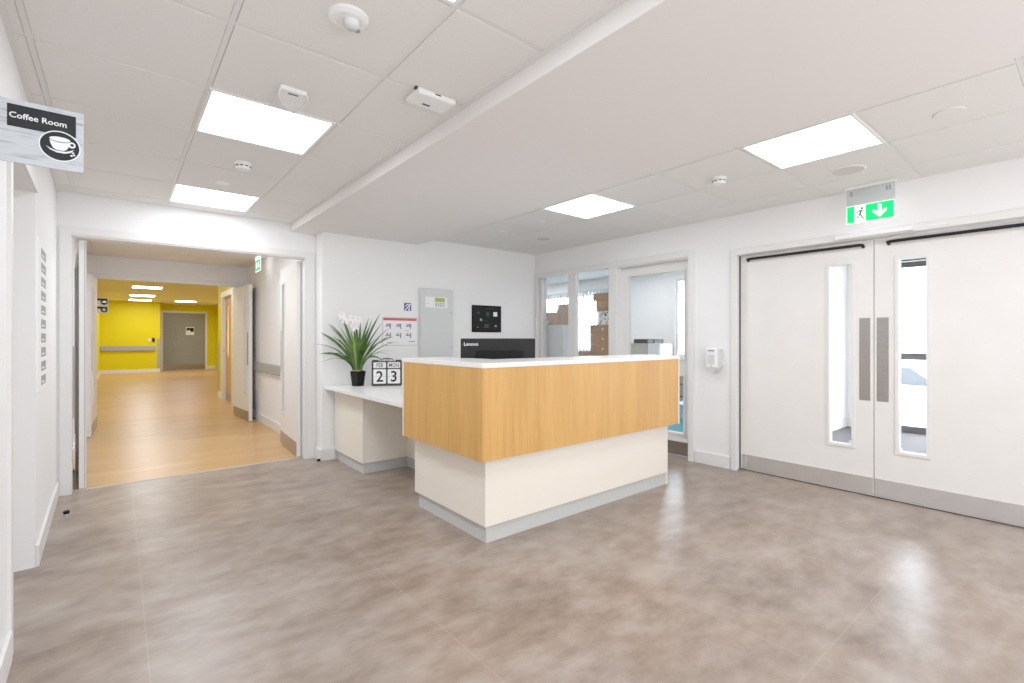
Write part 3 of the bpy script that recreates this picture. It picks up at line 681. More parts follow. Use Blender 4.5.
# outside
struct('ground', B(8.26, 10.6, -40, 40, -0.9, -0.03), TARM, 'pale raised paving outside the entrance', 'ground')
struct('ground', B(10.6, 70, -40, 40, -0.9, -0.68), TARM, 'pale lower road outside the entrance', 'ground')
t = thing('car', 'silver car parked outside the entrance doors', 'car', (13.6, 2.9, -0.68), R(80))
prof = [(-2.1, 0.30), (-2.12, 0.62), (-1.95, 0.86), (-1.15, 0.95), (-0.55, 1.38), (0.7, 1.44), (1.45, 1.12), (2.0, 1.02), (2.1, 0.7), (2.08, 0.30)]
M().plate(prof, (0, 0.86, 0), (1, 0, 0), (0, 0, 1), 1.72).build('body', CARW, t, bevel=0.06, local=True)
M().plate([(-1.0, 0.97), (-0.5, 1.34), (0.66, 1.39), (1.3, 1.10), (1.2, 0.98)], (0, 0.865, 0), (1, 0, 0), (0, 0, 1), 1.73).build('window', CARG, t, local=True)
for x in (-1.3, 1.3):
    for y in (-0.88, 0.68):
        w = M().cyl((x, y, 0.32), (0, 1, 0), 0.32, 0.20, 24).build('wheel', BLACKM, t, local=True)
        M().cyl((x, -0.885 if y < 0 else 0.865, 0.32), (0, 1, 0), 0.2, 0.02, 20).build('hubcap', STEEL, w, local=True)
for y in (-0.62, 0.42): B(-2.13, -2.02, y, y+0.22, 0.62, 0.76).build('headlight', WPLAS, t, local=True, bevel=0.02)
t = thing('building', 'pale flat roofed building in the distance outside', 'building', (32, 5, -0.68))
B(30, 40, 2.5, 16, -0.68, 2.9).build('wall', BRICK, t)
for k in range(5): B(29.95, 30, 3.2+2.4*k, 4.6+2.4*k, 1.0, 2.1).build('window', CABG, t)
B(29.8, 40.2, 2.3, 16.2, 2.9, 3.1).build('roof', CABG, t)
t = thing('railing', 'thin grey railing outside beyond the parked car', 'railing', (19, 3, -0.68))
for k in range(9): M().cyl((19, -3+1.4*k, -0.68), (0, 0, 1), 0.02, 2.2, 8).build('post', GREYP, t)
M().tube([(19, -3, 1.5), (19, 8.2, 1.5)], 0.02, 8).build('rail', GREYP, t)

# ------------------------------------------------------------------ reception desk
DX, DY, DXR, DYB = 1.648, 2.296, 3.70, 3.30
t = thing('reception_desk', 'reception desk with oak veneer upper panels on a white recessed base', 'reception desk', (DX, DY, 0))
bm_ = M().box(1.728, 3.66, 2.376, 2.45, 0.107, 0.60).box(1.728, 1.80, 2.45, 3.275, 0.107, 0.60)
bm_.build('base_panel', LAM, t, bevel=0.002)
M().box(1.748, 3.66, 2.396, 2.44, 0, 0.107).box(1.748, 1.79, 2.44, 3.245, 0, 0.107).build('plinth', TOE, t)
B(3.66, 3.678, 2.386, 2.95, 0, 0.735).build('end_panel', LAM, t, bevel=0.001)
B(DX+0.018, DXR, DY, DY+0.018, 0.53, 1.08).build('veneer_panel', OAK, t, bevel=0.0015)
B(DX, DX+0.018, DY, DYB, 0.53, 1.08).build('veneer_panel', OAK, t, bevel=0.0015)
M().box(DX+0.018, DXR, DY+0.018, DY+0.12, 0.532, 1.08).box(DX+0.018, DX+0.12, DY+0.12, DYB, 0.532, 1.08).build('core', LAM, t)
M().box(DXR, DXR+0.018, DY+0.002, DY+0.14, 0.528, 1.08).box(DX+0.001, DX+0.14, DYB, DYB+0.018, 0.528, 1.08).build('end_cap', LAM, t)
wt = M().plate([(DX-0.004, DY-0.004), (DXR+0.02, DY-0.004), (DXR+0.02, 2.694), (2.028, 2.694), (2.028, DYB+0.02), (DX-0.004, DYB+0.02)], (0, 0, 1.08), (1, 0, 0), (0, 1, 0), 0.03)
wt.build('worktop', STONE, t, bevel=0.003)
M().box(1.90, 2.028, 3.20, 3.25, 0.766, 1.08).box(3.5, 3.55, 2.45, 2.66, 0.766, 1.08).build('bracket', LAM, t)

B(1.81, 3.655, 2.46, 3.12, 0.735, 0.766).build('staff_worktop', STONE, t, bevel=0.003)
B(3.62, 3.655, 2.96, 3.10, 0, 0.735).build('leg', LAM, t)
t = thing('low_counter', 'low white side counter between the desk and the rear wall, carrying the plant', 'counter', (1.645, 4.2, 0))
B(1.645, 2.45, 3.322, 5.075, 0.735, 0.766).build('worktop', STONE, t, bevel=0.003)
B(1.745, 2.22, 4.32, 5.055, 0.10, 0.735).build('pedestal', LAM, t, bevel=0.002)
B(1.765, 2.21, 4.34, 5.055, 0, 0.10).build('plinth', TOE, t)
B(2.20, 2.22, 3.33, 4.32, 0.10, 0.735).build('modesty_panel', LAM, t)
B(2.205, 2.218, 3.33, 4.34, 0, 0.10).build('plinth', TOE, t)

# monitor (its back faces the room)
vc = (0.6318, 0.7751)
t = thing('monitor', 'black computer monitor seen from behind on the staff side of the desk', 'monitor', (2.194, 2.857, 0.766), R(-39.18))
B(-0.277, 0.277, -0.012, 0.012, 0.155, 0.490).build('bezel', BLACK, t, bevel=0.004, local=True)
M().plate([(-0.277, 0.157), (0.277, 0.157), (0.277, 0.488), (-0.277, 0.488)], (0, -0.010, 0), (1, 0, 0), (0, 0, 1), 0.012).build('rear_cover', BLACK, t, bevel=0.004, local=True)
M().plate([(-0.19, 0.18), (0.21, 0.18), (0.19, 0.40), (-0.165, 0.40)], (0, -0.022, 0), (1, 0, 0), (0, 0, 1), 0.012).build('rear_hump', BLACKM, t, bevel=0.005, local=True)
B(-0.262, 0.262, 0.012, 0.0125, 0.17, 0.475).build('screen', BLACKM, t, local=True)
B(-0.035, 0.035, -0.055, -0.034, 0.01, 0.33).build('stand_neck', BLACK, t, bevel=0.004, local=True)
B(-0.12, 0.12, -0.11, 0.09, 0, 0.012).build('stand_foot', BLACK, t, bevel=0.004, local=True)
M().text('Lenovo', 0.034, (-0.253, -0.022, 0.447), (1, 0, 0), (0, 0, 1), 0.001, bold=0.0001, sx=1.05).build('logo', WHITEP, t, local=True, fix=False)

# ------------------------------------------------------------------ plant
px, py, pz = 1.915, 4.86, 0.766
t = thing('potted_plant', 'potted plant with long strap leaves and white blooms on the low counter', 'potted plant', (px, py, pz), R(20))
def frust(w0, w1, z0, z1, m): 
    return m.add([(-w0,-w0,z0),(w0,-w0,z0),(w0,w0,z0),(-w0,w0,z0),(-w1,-w1,z1),(w1,-w1,z1),(w1,w1,z1),(-w1,w1,z1)], [(0,3,2,1),(0,1,5,4),(1,2,6,5),(2,3,7,6),(3,0,4,7),(4,5,6,7)])
frust(0.043, 0.057, 0, 0.155, M()).build('pot', BLACKM, t, bevel=0.006, local=True)
sl = M()
random.seed(3)
for k in range(60):
    x, y = random.uniform(-0.048, 0.048), random.uniform(-0.048, 0.048); r = random.uniform(0.006, 0.011)
    sl.lathe([(0, -r*0.5), (r, 0), (r*0.7, r*0.6), (0, r*0.8)], (x, y, 0.158), 7)
o = sl.build('pebbles', SOIL, t, local=True); o['kind'] = 'stuff'
crx = Vector((0.7751, -0.6318, 0)); cdp = Vector((0.6318, 0.7751, 0))
inv = Matrix.Rotation(-R(20), 3, 'Z')
def ribbon(m, pts, w, side):
    n = len(pts); vs = []
    for j, p in enumerate(pts):
        k = j/(n-1); ww = w*(0.55+1.2*k)*(1-k**2.6)+0.0006
        tn = (pts[min(j+1, n-1)]-pts[max(j-1, 0)]).normalized(); s2 = side-tn*side.dot(tn); s2.normalize()
        nn = s2.cross(tn)
        vs += [p-s2*ww+nn*ww*0.35, p, p+s2*ww+nn*ww*0.35]
    fs = []
    for j in range(n-1):
        a = 3*j; fs += [(a, a+1, a+4, a+3), (a+1, a+2, a+5, a+4)]
    m.add(vs, fs)
fol = [M(), M()]
# (lateral reach in the view plane, depth reach, height, droop)
spec = [(-0.36, -0.02, 0.46, 0.05), (-0.40, -0.08, 0.40, 0.10), (-0.33, 0.03, 0.52, 0.02), (-0.25, -0.05, 0.50, 0.02), (-0.28, -0.16, 0.34, 0.16), (-0.31, -0.10, 0.26, 0.14),
        (-0.16, 0.05, 0.54, 0.0), (-0.10, -0.06, 0.50, 0.0), (-0.04, 0.02, 0.52, 0.0), (0.04, -0.08, 0.50, 0.0), (0.10, 0.05, 0.55, 0.0), (0.16, -0.05, 0.54, 0.0),
        (0.20, 0.06, 0.60, 0.0), (0.25, -0.04, 0.52, 0.02), (0.30, 0.04, 0.50, 0.04), (0.36, -0.06, 0.45, 0.08), (0.40, 0.02, 0.42, 0.10), (0.33, -0.12, 0.34, 0.14),
        (0.28, -0.14, 0.30, 0.16), (0.22, -0.12, 0.40, 0.05), (-0.20, -0.14, 0.42, 0.05), (-0.13, -0.12, 0.36, 0.02), (0.12, -0.15, 0.38, 0.03), (0.02, -0.14, 0.40, 0.0),
        (-0.06, 0.07, 0.46, 0), (0.07, 0.07, 0.44, 0), (-0.22, 0.06, 0.44, 0.04), (0.28, 0.07, 0.42, 0.05), (-0.02, -0.04, 0.36, 0), (0.05, 0.0, 0.40, 0), (-0.08, 0.0, 0.42, 0),
        (0.15, 0.0, 0.46, 0.0), (-0.17, -0.02, 0.46, 0.0), (-0.34, -0.06, 0.30, 0.10), (0.35, -0.05, 0.33, 0.10), (0.18, 0.03, 0.36, 0.02), (-0.12, 0.03, 0.34, 0.02)]
for k, (a, dpt, h, dr_) in enumerate(spec):
    b0 = crx*(a*0.09+random.uniform(-0.012, 0.012))+cdp*(dpt*0.15+random.uniform(-0.01, 0.01))
    pts = []
    for j in range(11):
        s = j/10
        q = b0+crx*a*(s**1.45)*0.98+cdp*dpt*(s**1.5); q.z = 0.155+h*(s**0.88)-dr_*1.25*s**3.2
        if py+q.y > YB-0.025: q.y = YB-0.025-py
        pts.append(inv @ q)
    side = inv @ (crx if abs(a) < 0.12 else (crx*0.35+cdp*0.9))
    if k % 3 == 0: side = inv @ (crx*0.8+Vector((0, 0, 0.6)))
    ribbon(fol[1 if k >= 28 and k % 2 == 0 else 0], pts, random.uniform(0.011, 0.016), side.normalized())
fol[0].build('leaves', LEAF, t, local=True, smooth=True, fix=False)
fol[1].build('leaves', LEAFL, t, local=True, smooth=True, fix=False)
fl = [(-0.17, -0.03, 0.735), (-0.135, -0.02, 0.69), (-0.10, -0.05, 0.70), (-0.055, -0.03, 0.665), (-0.03, -0.05, 0.70), (0.0, -0.04, 0.66), (-0.02, -0.03, 0.62), (0.02, -0.05, 0.69)]
for a, b0_ in ((-0.13, 0.66), (-0.02, 0.62)):
    pts = [inv @ (crx*(a*s**1.3)+cdp*(-0.03*s)+Vector((0, 0, 0.155+(b0_-0.13)*s))) for s in (0, .25, .5, .75, 1)]
    M().tube(pts, 0.004, 8).build('flower_stem', LEAFL, t, local=True, smooth=True)
for a, dpt, h in fl:
    c = inv @ (crx*a*0.9+cdp*dpt+Vector((0, 0, h-0.01)))
    f_ = M(); tl = inv @ (-cdp); e1 = inv @ crx; e2 = Vector((0, 0, 1)); ph = random.uniform(0, 1)
    for q in range(5):
        an = ph+2*math.pi*q/5; d1 = e1*math.cos(an)+e2*math.sin(an); d2_ = e1*-math.sin(an)+e2*math.cos(an)
        L = 0.05
        f_.add([c, c+d1*L*0.45+d2_*L*0.28+tl*0.010, c+d1*L*0.85+d2_*L*0.2+tl*0.016, c+d1*L+tl*0.012, c+d1*L*0.85-d2_*L*0.2+tl*0.016, c+d1*L*0.45-d2_*L*0.28+tl*0.010], [(0, 1, 2, 3, 4, 5)])
    fo = f_.build('flower', PETAL, t, local=True, smooth=True, fix=False)
    M().lathe([(0, 0), (0.006, 0.004), (0.004, 0.012), (0, 0.014)], c+tl*0.008, 8).build('flower_centre', PETALC, fo, local=True)

# ------------------------------------------------------------------ flip calendar
t = thing('flip_calendar', 'dark grey flip calendar reading FEB MON 23 on the low counter', 'calendar', (2.150, 4.681, 0.766), R(-28))
w, h = 0.152, 0.270
outl = [(-w, 0.012), (-w+0.012, 0), (w-0.012, 0), (w, 0.012), (w, h-0.015), (w-0.012, h), (0.075, h), (0.05, h+0.014), (0, h+0.020), (-0.05, h+0.014), (-0.075, h), (-w+0.012, h), (-w, h-0.015)]
M().plate(outl, (0, 0.006, 0), (1, 0, 0), (0, 0, 1), 0.014).build('front_plate', DKGREY, t, local=True, bevel=0.002)
B(-0.13, 0.13, 0.006, 0.07, 0.0, 0.012).build('stand', GREYP, t, local=True)
M().plate([(0.006, 0.012), (0.07, 0.012), (0.006, 0.20)], (-0.12, 0, 0), (0, 1, 0), (0, 0, 1), 0.006).build('stand', GREYP, t, local=True)
F = (0, -0.008, 0); rx_, uz_ = (1, 0, 0), (0, 0, 1)
for sgn, top, num in ((-1, 'FEB', '2'), (1, 'MON', '3')):
    cx = sgn*0.071
    for lbl, z0, z1, txt, sz in (('word', 0.186, 0.244, top, 0.056), ('digit', 0.026, 0.172, num, 0.155)):
        cd = M()
        a0, a1 = cx-0.062, cx+0.062; c_ = 0.006
        cd.plate([(a0+c_, z0), (a1-c_, z0), (a1, z0+c_), (a1, z1-c_), (a1-c_, z1), (a0+c_, z1), (a0, z1-c_), (a0, z0+c_)], F, rx_, uz_, 0.002)
        cdo = cd.build(lbl+'_card', PAPER, t, local=True)
        M().text(txt, sz, (cx, -0.010, (z0+z1)/2-(0.006 if lbl == 'digit' else 0.002)), rx_, uz_, 0.0012, 'CENTER', 0.003 if lbl == 'digit' else 0.0008, 0.95 if lbl == 'digit' else 0.78).build('lettering', CHAR, cdo, local=True, fix=False)
        if lbl == 'digit':
            M().plate(rect(a0, a1, 0.098, 0.0998), (0, -0.010, 0), rx_, uz_, 0.0018).build('split_line', GREYP, cdo, local=True)
        else:
            M().plate(rect(a0, a1, 0.2145, 0.2155), (0, -0.010, 0), rx_, uz_, 0.0018).build('split_line', GREYL, cdo, local=True)
M().text("TODAY'S DATE", 0.025, (0, -0.008, 0.265), rx_, uz_, 0.001, 'CENTER', 0.0008).build('lettering', WHITEP, t, local=True, fix=False)

# ------------------------------------------------------------------ things on the wall behind the counter
def P_(y): return y
t = thing('wall_poster', 'white poster with a red heading and six small pictures beside the grey cabinet', 'poster', (2.5, YB, 1.18))
B(2.285, 2.712, YB-0.006, YB, 1.18, 1.492).build('sheet', PAPER, t)
B(2.281, 2.716, YB-0.004, YB, 1.175, 1.496).build('shadow_edge', GREYL, t)  # slightly larger grey plate, drawn as the sheet's shadow line
f = M(); o_ = (0, YB-0.006, 0); r_ = (1, 0, 0); u_ = (0, 0, 1)
f.plate(rect(2.287, 2.70, 1.458, 1.488), o_, r_, u_, 0.001); f.build('heading_band', RED, t)
f = M(); f2 = M(); f3 = M()
for i in range(3):
    for j in range(2):
        x, z = 2.345+0.125*i, 1.395-0.105*j; f = M()
        f.plate(rect(x-0.035, x+0.035, z-0.006, z+0.006), o_, r_, u_, 0.001)
        f.plate(rect(x+0.018, x+0.034, z-0.03, z+0.03), o_, r_, u_, 0.001)
        f.plate(circle(0.012, 12, x-0.01, z+0.016), o_, r_, u_, 0.001)
        f.build('picture', GREYPR, t)
        if j == 0: (f2 if i else f3).plate(rect(x+0.005, x+0.028, z+0.008, z+0.026), o_, r_, u_, 0.0014)
f = M(); f.plate(rect(2.33, 2.40, 1.205, 1.212), o_, r_, u_, 0.001); f.plate(rect(2.60, 2.68, 1.215, 1.225), o_, r_, u_, 0.001); f.plate(rect(2.56, 2.60, 1.342, 1.347), o_, r_, u_, 0.001)
f.build('small_print', GREYPR, t); f2.build('picture_patch', BLUEP, t); f3.build('picture_patch', RED, t)
t = thing('hearing_loop_sign', 'small purple square sign with a white ear symbol above the poster', 'sign', (2.59, YB, 1.575))
B(2.543, 2.633, YB-0.004, YB, 1.573, 1.664).build('plate', PURPLE, t)
f = M(); o_ = (2.588, YB-0.004, 1.618)
ring = [(0.028*math.cos(a), 0.030*math.sin(a)+0.004) for a in [R(x) for x in range(-60, 200, 20)]]
for (a0, b0), (a1, b1) in zip(ring, ring[1:]):
    f.plate([(a0*0.7, b0*0.7), (a0, b0), (a1, b1), (a1*0.7, b1*0.7)], o_, r_, u_, 0.001)
f.plate([(-0.040, -0.038), (-0.031, -0.042), (0.042, 0.034), (0.034, 0.042)], o_, r_, u_, 0.0012)
f.plate([(0.006, -0.040), (0.026, -0.040), (0.026, -0.018), (0.010, -0.022)], o_, r_, u_, 0.001)
f.build('ear_symbol', WHITEP, t)
t = thing('control_cabinet', 'tall grey alarm control cabinet with a small green display on the rear wall', 'control cabinet', (2.965, YB, 0.9))
B(2.728, 3.160, YB-0.075, YB, 0.90, 1.842).build('housing', CABG, t, bevel=0.006)
B(2.732, 3.156, YB-0.078, YB-0.075, 0.905, 1.838).build('door', CABG, t, bevel=0.002)
B(2.775, 3.07, YB-0.080, YB-0.078, 1.618, 1.745).build('control_panel', WPLAS, t)
B(2.90, 3.035, YB-0.082, YB-0.080, 1.690, 1.736).build('display', LCD, t)
f = M()
for i in range(4):
    for j in range(3): f.box(2.905+0.034*i, 2.927+0.034*i, YB-0.0815, YB-0.080, 1.632+0.018*j, 1.644+0.018*j)
f.build('keypad', GREYPR, t)
M().cyl((2.805, YB-0.080, 1.665), (0, -1, 0), 0.006, 0.002, 12).build('key_switch', DKGREY, t)
for z in (1.57, 1.15): M().cyl((3.125, YB-0.078, z), (0, -1, 0), 0.008, 0.003, 12).build('lock', GREYP, t)
t = thing('wall_control_panel', 'square black glass panel with faint white marks above the monitor', 'control panel', (3.71, YB, 1.335))
B(3.477, 3.948, YB-0.012, YB, 1.335, 1.684).build('frame', BLACKM, t, bevel=0.003)
B(3.493, 3.932, YB-0.0135, YB-0.012, 1.350, 1.668).build('face', BLACK, t)
o_ = (0, YB-0.0135, 0)
M().plate(rect(3.815, 3.875, 1.545, 1.600), o_, r_, u_, 0.001).build('white_square', WHITEP, t)
f = M()
f.plate(rect(3.68, 3.87, 1.640, 1.646), o_, r_, u_, 0.001); f.plate(rect(3.70, 3.745, 1.545, 1.60), o_, r_, u_, 0.001); f.plate(rect(3.56, 3.59, 1.575, 1.60), o_, r_, u_, 0.001)
f.plate(rect(3.66, 3.73, 1.482, 1.486), o_, r_, u_, 0.001); f.plate(rect(3.67, 3.74, 1.395, 1.44), o_, r_, u_, 0.001); f.plate(rect(3.81, 3.895, 1.392, 1.396), o_, r_, u_, 0.001)
f.build('faint_marks', DKGREY, t)
f = M(); f.plate([(3.835, 1.41), (3.87, 1.41), (3.865, 1.43), (3.845, 1.432)], o_, r_, u_, 0.001); f.plate([(3.60, 1.49), (3.63, 1.478), (3.625, 1.505), (3.605, 1.515)], o_, r_, u_, 0.001)
f.plate(circle(0.006, 10, 3.565, 1.40), o_, r_, u_, 0.001)
f.build('white_symbols', GREYL, t)

# ------------------------------------------------------------------ things on the left wall
t = thing('wall_notice_board', 'narrow white notice board with a column of grey blocks on the left wall', 'notice board', (XL, 4.05, 0.95))
B(XL, XL+0.006, 3.78, 4.32, 0.95, 1.83).build('board', PAPER, t)
f = M(); g = M()
for k in range(10):
    z = 1.735-0.084*k
    f.plate(rect(-0.10, 0.19, z, z+0.055), (XL+0.006, 4.05, 0), (0, 1, 0), (0, 0, 1), 0.001)
    g.plate(rect(-0.06, 0.08, z+0.012, z+0.022), (XL+0.007, 4.05, 0), (0, 1, 0), (0, 0, 1), 0.001)
f.build('blocks', GREYP, t); g.build('block_text', WHITEP, t)

sy = 2.16
t = thing('coffee_room_sign', 'projecting Coffee Room sign with a cup picture high on the left wall', 'sign', (XL, sy, 1.80))
sx0, sx1, sz0, sz1 = XL, -0.0895, 1.808, 2.006
B(sx0, sx1, sy, sy+0.008, sz0, sz1).build('plate', SIGNW, t, bevel=0.0015)
B(XL, XL+0.012, sy-0.012, sy+0.020, sz0-0.004, sz1+0.004).build('bracket', GPLAS, t)
O = (sx0, sy, sz0); r_ = (1, 0, 0); u_ = (0, 0, 1)
sw, sh = sx1-sx0, sz1-sz0
f = M(); f.plate(rect(0.062, 0.222, 0.112, 0.182), O, r_, u_, 0.001); f.plate(circle(0.0495, 40, 0.183, 0.075, 0.048), O, r_, u_, 0.002)
f.build('dark_panel', CHAR, t)
f = M()
C_ = [(0.183+0.0505*math.cos(2*math.pi*i/40), 0.075+0.0492*math.sin(2*math.pi*i/40)) for i in range(41)]
D_ = [(0.183+0.0475*math.cos(2*math.pi*i/40), 0.075+0.0462*math.sin(2*math.pi*i/40)) for i in range(41)]
for i in range(40): f.plate([D_[i], C_[i], C_[i+1], D_[i+1]], O, r_, u_, 0.0026)
cup = [(0.158, 0.097), (0.160, 0.082), (0.166, 0.068), (0.174, 0.062), (0.192, 0.062), (0.200, 0.068), (0.206, 0.082), (0.208, 0.097)]
f.plate(cup, O, r_, u_, 0.0030)
f.plate(circle(0.025, 24, 0.183, 0.097, 0.008), O, r_, u_, 0.0033)
f.plate([(0.150, 0.070), (0.160, 0.060), (0.175, 0.054), (0.195, 0.054), (0.209, 0.060), (0.217, 0.070), (0.206, 0.064), (0.196, 0.0595), (0.172, 0.0595), (0.160, 0.064)], O, r_, u_, 0.0030)
f.plate(circle(0.0095, 18, 0.2115, 0.085), O, r_, u_, 0.0028)
for bx_, by_ in ((0.211, 0.050), (0.217, 0.0535), (0.2145, 0.060)): f.plate(circle(0.0032, 12, bx_, by_, 0.0024), O, r_, u_, 0.003)
f.build('cup_picture', WHITEP, t)
f = M(); f.plate(circle(0.0048, 14, 0.2125, 0.085), O, r_, u_, 0.0036)
for k in range(12):
    a0 = math.pi+math.pi*k/12; a1 = math.pi+math.pi*(k+1)/12
    f.plate([(0.183+0.0245*math.cos(a0), 0.0965+0.0075*math.sin(a0)), (0.183+0.0245*math.cos(a1), 0.0965+0.0075*math.sin(a1)), (0.183+0.0255*math.cos(a1), 0.0955+0.0085*math.sin(a1)), (0.183+0.0255*math.cos(a0), 0.0955+0.0085*math.sin(a0))], O, r_, u_, 0.0040)
f.build('cup_outline', CHAR, t)
M().text('Coffee Room', 0.0245, (sx0+0.066, sy, sz0+0.147), r_, u_, 0.0022, 'LEFT', 0.0002, 1.0).build('lettering', WHITEP, t, fix=False)

# door stops on the floor
def stop(x, y, label):
    t = thing('door_stop', label, 'door stop', (x, y, 0))
    M().lathe([(0, 0), (0.020, 0), (0.020, 0.014), (0, 0.014)], (x, y, 0), 18).build('base', STEEL, t)
    M().lathe([(0.016, 0.014), (0.019, 0.018), (0.019, 0.030), (0.012, 0.036), (0, 0.036)], (x, y, 0), 18).build('bumper', BLACKM, t)
stop(-0.283, 4.65, 'small floor door stop beside the left skirting board')
stop(1.575, 5.03, 'small floor door stop at the foot of the white corner by the counter')

# ------------------------------------------------------------------ corridor lobby (between the two pairs of doors)
Y2 = 9.05
struct('wall_lobby_right', wall('x', 1.67, 1.8, YD+0.1, Y2, 0, LZ+0.1), W, 'white right wall of the corridor lobby', 'wall')
struct('wall_lobby_left', wall('x', -0.50, -0.37, YD+0.1, Y2, 0, LZ+0.1), W, 'white left wall of the corridor lobby', 'wall')
m = M(); b = M(); grid_ceiling(m, b, [0.33+0.6*i for i in range(-1, 3)], [5.7+0.6*i for i in range(0, 6)], LZ, (-0.37, 1.67), (YD+0.1, Y2), [(0.63, 6.6), (0.63, 6.0)])
lc = tag(m.build('ceiling', CEIL), 'white tile ceiling of the corridor lobby', 'ceiling', kind='structure'); b.build('grid_bars', TBAR, lc)
tag(B(-0.37, 1.67, YD+0.1, Y2, LZ+0.03, LZ+0.1).build('ceiling', VOID), 'dark void above the lobby ceiling tiles', 'ceiling', kind='structure')
light_thing(0.63, 6.0, LZ, 'lit ceiling panel in the lobby just behind the opening', 'lobby lights')
light_thing(0.63, 6.6, LZ, 'lit ceiling panel in the middle of the lobby', 'lobby lights')
struct('wall_lobby_end', wall('y', Y2, Y2+0.12, -0.62, 1.95, 0, FZ+0.1, [(-0.245, 1.50, 0, 2.125)]), W, 'white wall around the second doorway in the corridor', 'wall')
struct('trim_13', M().box(-0.245, -0.235, Y2-0.006, Y2+0.12, 0, 2.125).box(1.49, 1.50, Y2-0.006, Y2+0.12, 0, 2.125).box(-0.235, 1.49, Y2-0.006, Y2+0.12, 2.112, 2.125)
       .box(1.50, 1.57, Y2-0.014, Y2, 0, 2.19).box(-0.315, -0.245, Y2-0.014, Y2, 0, 2.19).box(-0.245, 1.50, Y2-0.014, Y2, 2.125, 2.19), TRIM, 'white frame of the second doorway in the corridor', 'door frame')
struct('baseboard_lobby', M().box(1.654, 1.67, YD+0.1, Y2-0.014, 0, 0.12).box(-0.37, -0.354, YD+0.1, Y2, 0, 0.12), TRIM, 'white skirting boards of the corridor lobby', 'skirting board')
def handrail(name, pts, label):
    t = thing(name, label, 'handrail', pts[0])
    return t
t = thing('wall_handrail', 'grey handrail on the white right wall of the corridor lobby', 'handrail', (1.64, 7.2, 0.77))
B(1.622, 1.655, 6.30, 8.28, 0.765, 0.90).build('rail', HRAIL, t, bevel=0.012)
for y in (6.45, 7.25, 8.05): B(1.655, 1.67, y-0.03, y+0.03, 0.80, 0.87).build('bracket', GREYP, t)
t = thing('exit_sign', 'small green exit sign by the right wall inside the corridor lobby', 'exit sign', (1.53, 7.5, 2.2))
B(1.50, 1.56, 7.36, 7.72, LZ-0.03, LZ).build('ceiling_rail', WPLAS, t)
B(1.526, 1.534, 7.38, 7.70, 2.20, LZ-0.03).build('panel', WHITEE, t)
f = M(); f.plate(rect(0.01, 0.31, 0.0, 0.15), (1.526, 7.70, 2.212), (0, -1, 0), (0, 0, 1), 0.001); f.build('green_field', GREENE, t)
f = M(); f.plate(rect(0.07, 0.13, 0.03, 0.12), (1.525, 7.70, 2.212), (0, -1, 0), (0, 0, 1), 0.001)
f.plate([(0.225, 0.03), (0.27, 0.075), (0.24, 0.075), (0.24, 0.12), (0.21, 0.12), (0.21, 0.075), (0.18, 0.075)], (1.525, 7.70, 2.212), (0, -1, 0), (0, 0, 1), 0.001); f.build('white_symbols', WHITEE, t)
# lobby doors held open
def open_leaf(name, hx, hy, ang, sgn, label, L=0.90, vis=True, kick=STEELD, near=False):
    """leaf whose hinge stands at hx,hy and whose length runs along +Y when ang=0; sgn=+1: inner face looks to -X"""
    d = thing(name, label, 'door', (hx, hy, 0), R(ang), kind='structure')
    x0, x1 = (0, 0.046) if sgn > 0 else (-0.046, 0)
    h = (0.22, 0.36, 0.39, 1.89) if near else (L-0.27, L-0.13, 0.39, 1.89)
    m_ = wall('x', x0, x1, 0, L, 0.008, 2.072, [h] if vis else [])
    m_.build('leaf', DOORW, d, local=True)
    if vis:
        f_ = M()
        for xa, xb in ((x0-0.008, x0+0.004), (x1-0.004, x1+0.008)):
            f_.box(xa, xb, h[0]-0.02, h[1]+0.02, h[3]-0.003, h[3]+0.02).box(xa, xb, h[0]-0.02, h[1]+0.02, h[2]-0.02, h[2]+0.003).box(xa, xb, h[0]-0.02, h[0]+0.003, h[2], h[3]).box(xa, xb, h[1]-0.003, h[1]+0.02, h[2], h[3])
        f_.build('vision_frame', TRIM, d, local=True)
        B((x0+x1)/2-0.003, (x0+x1)/2+0.003, h[0], h[1], h[2], h[3]).build('glass', GLASS, d, local=True)
    xf = x0 if sgn > 0 else x1
    B(xf-0.002, xf+0.002, 0.02, L-0.01, 0.012, 0.155).build('kick_plate', kick, d, local=True)
    B(xf-0.002, xf+0.002, *((0.04, 0.11) if near else (L-0.10, L-0.03)), 0.85, 1.35).build('push_plate', PUSH, d, local=True)
    B(max(x0, x1)-0.012, max(x0, x1)-0.008, -0.003, 0.0, 0.01, 2.065).build('edge_seal', GREYP, d, local=True)
    return d
open_leaf('door_6', 1.462, 5.382, -3.5, 1, 'right leaf of the first corridor doors, held open against the lobby')
open_leaf('door_7', -0.205, 5.382, 4.5, -1, 'left leaf of the first corridor doors, edge on at the left')
open_leaf('door_8', 1.465, 9.035, 183.9, -1, 'right leaf of the second corridor doors, held open towards the lobby')
open_leaf('door_9', -0.230, 9.035, 177.9, 1, 'left leaf of the second corridor doors, edge on at the end of the lobby')
struct('trim_14', B(1.512, 1.524, 5.372, 5.39, 0, 2.08), SEAL, 'dark gap strip at the hinge of the right corridor leaf', 'seal')
stop(1.62, 8.32, 'dark door stop on the lobby floor by the second right leaf')
stop(-0.335, 6.05, 'dark door stop behind the edge on left leaf')
t = thing('wall_corner_guard', 'grey vertical corner guard on the lobby wall left of the edge on leaf', 'corner guard', (-0.365, 6.65, 0.42))
B(-0.3695, -0.361, 6.2, 7.1, 0.42, 1.17).build('guard', HRAIL, t)
t = thing('wall_corner_guard', 'grey strip standing in for the shadow gap beside the second right leaf', 'corner guard', (1.665, 8.5, 0.13))
B(1.660, 1.67, 8.38, 8.60, 0.13, 2.05).build('guard', HRAIL, t)  # grey slab painted as the shadowed gap, not a corner guard

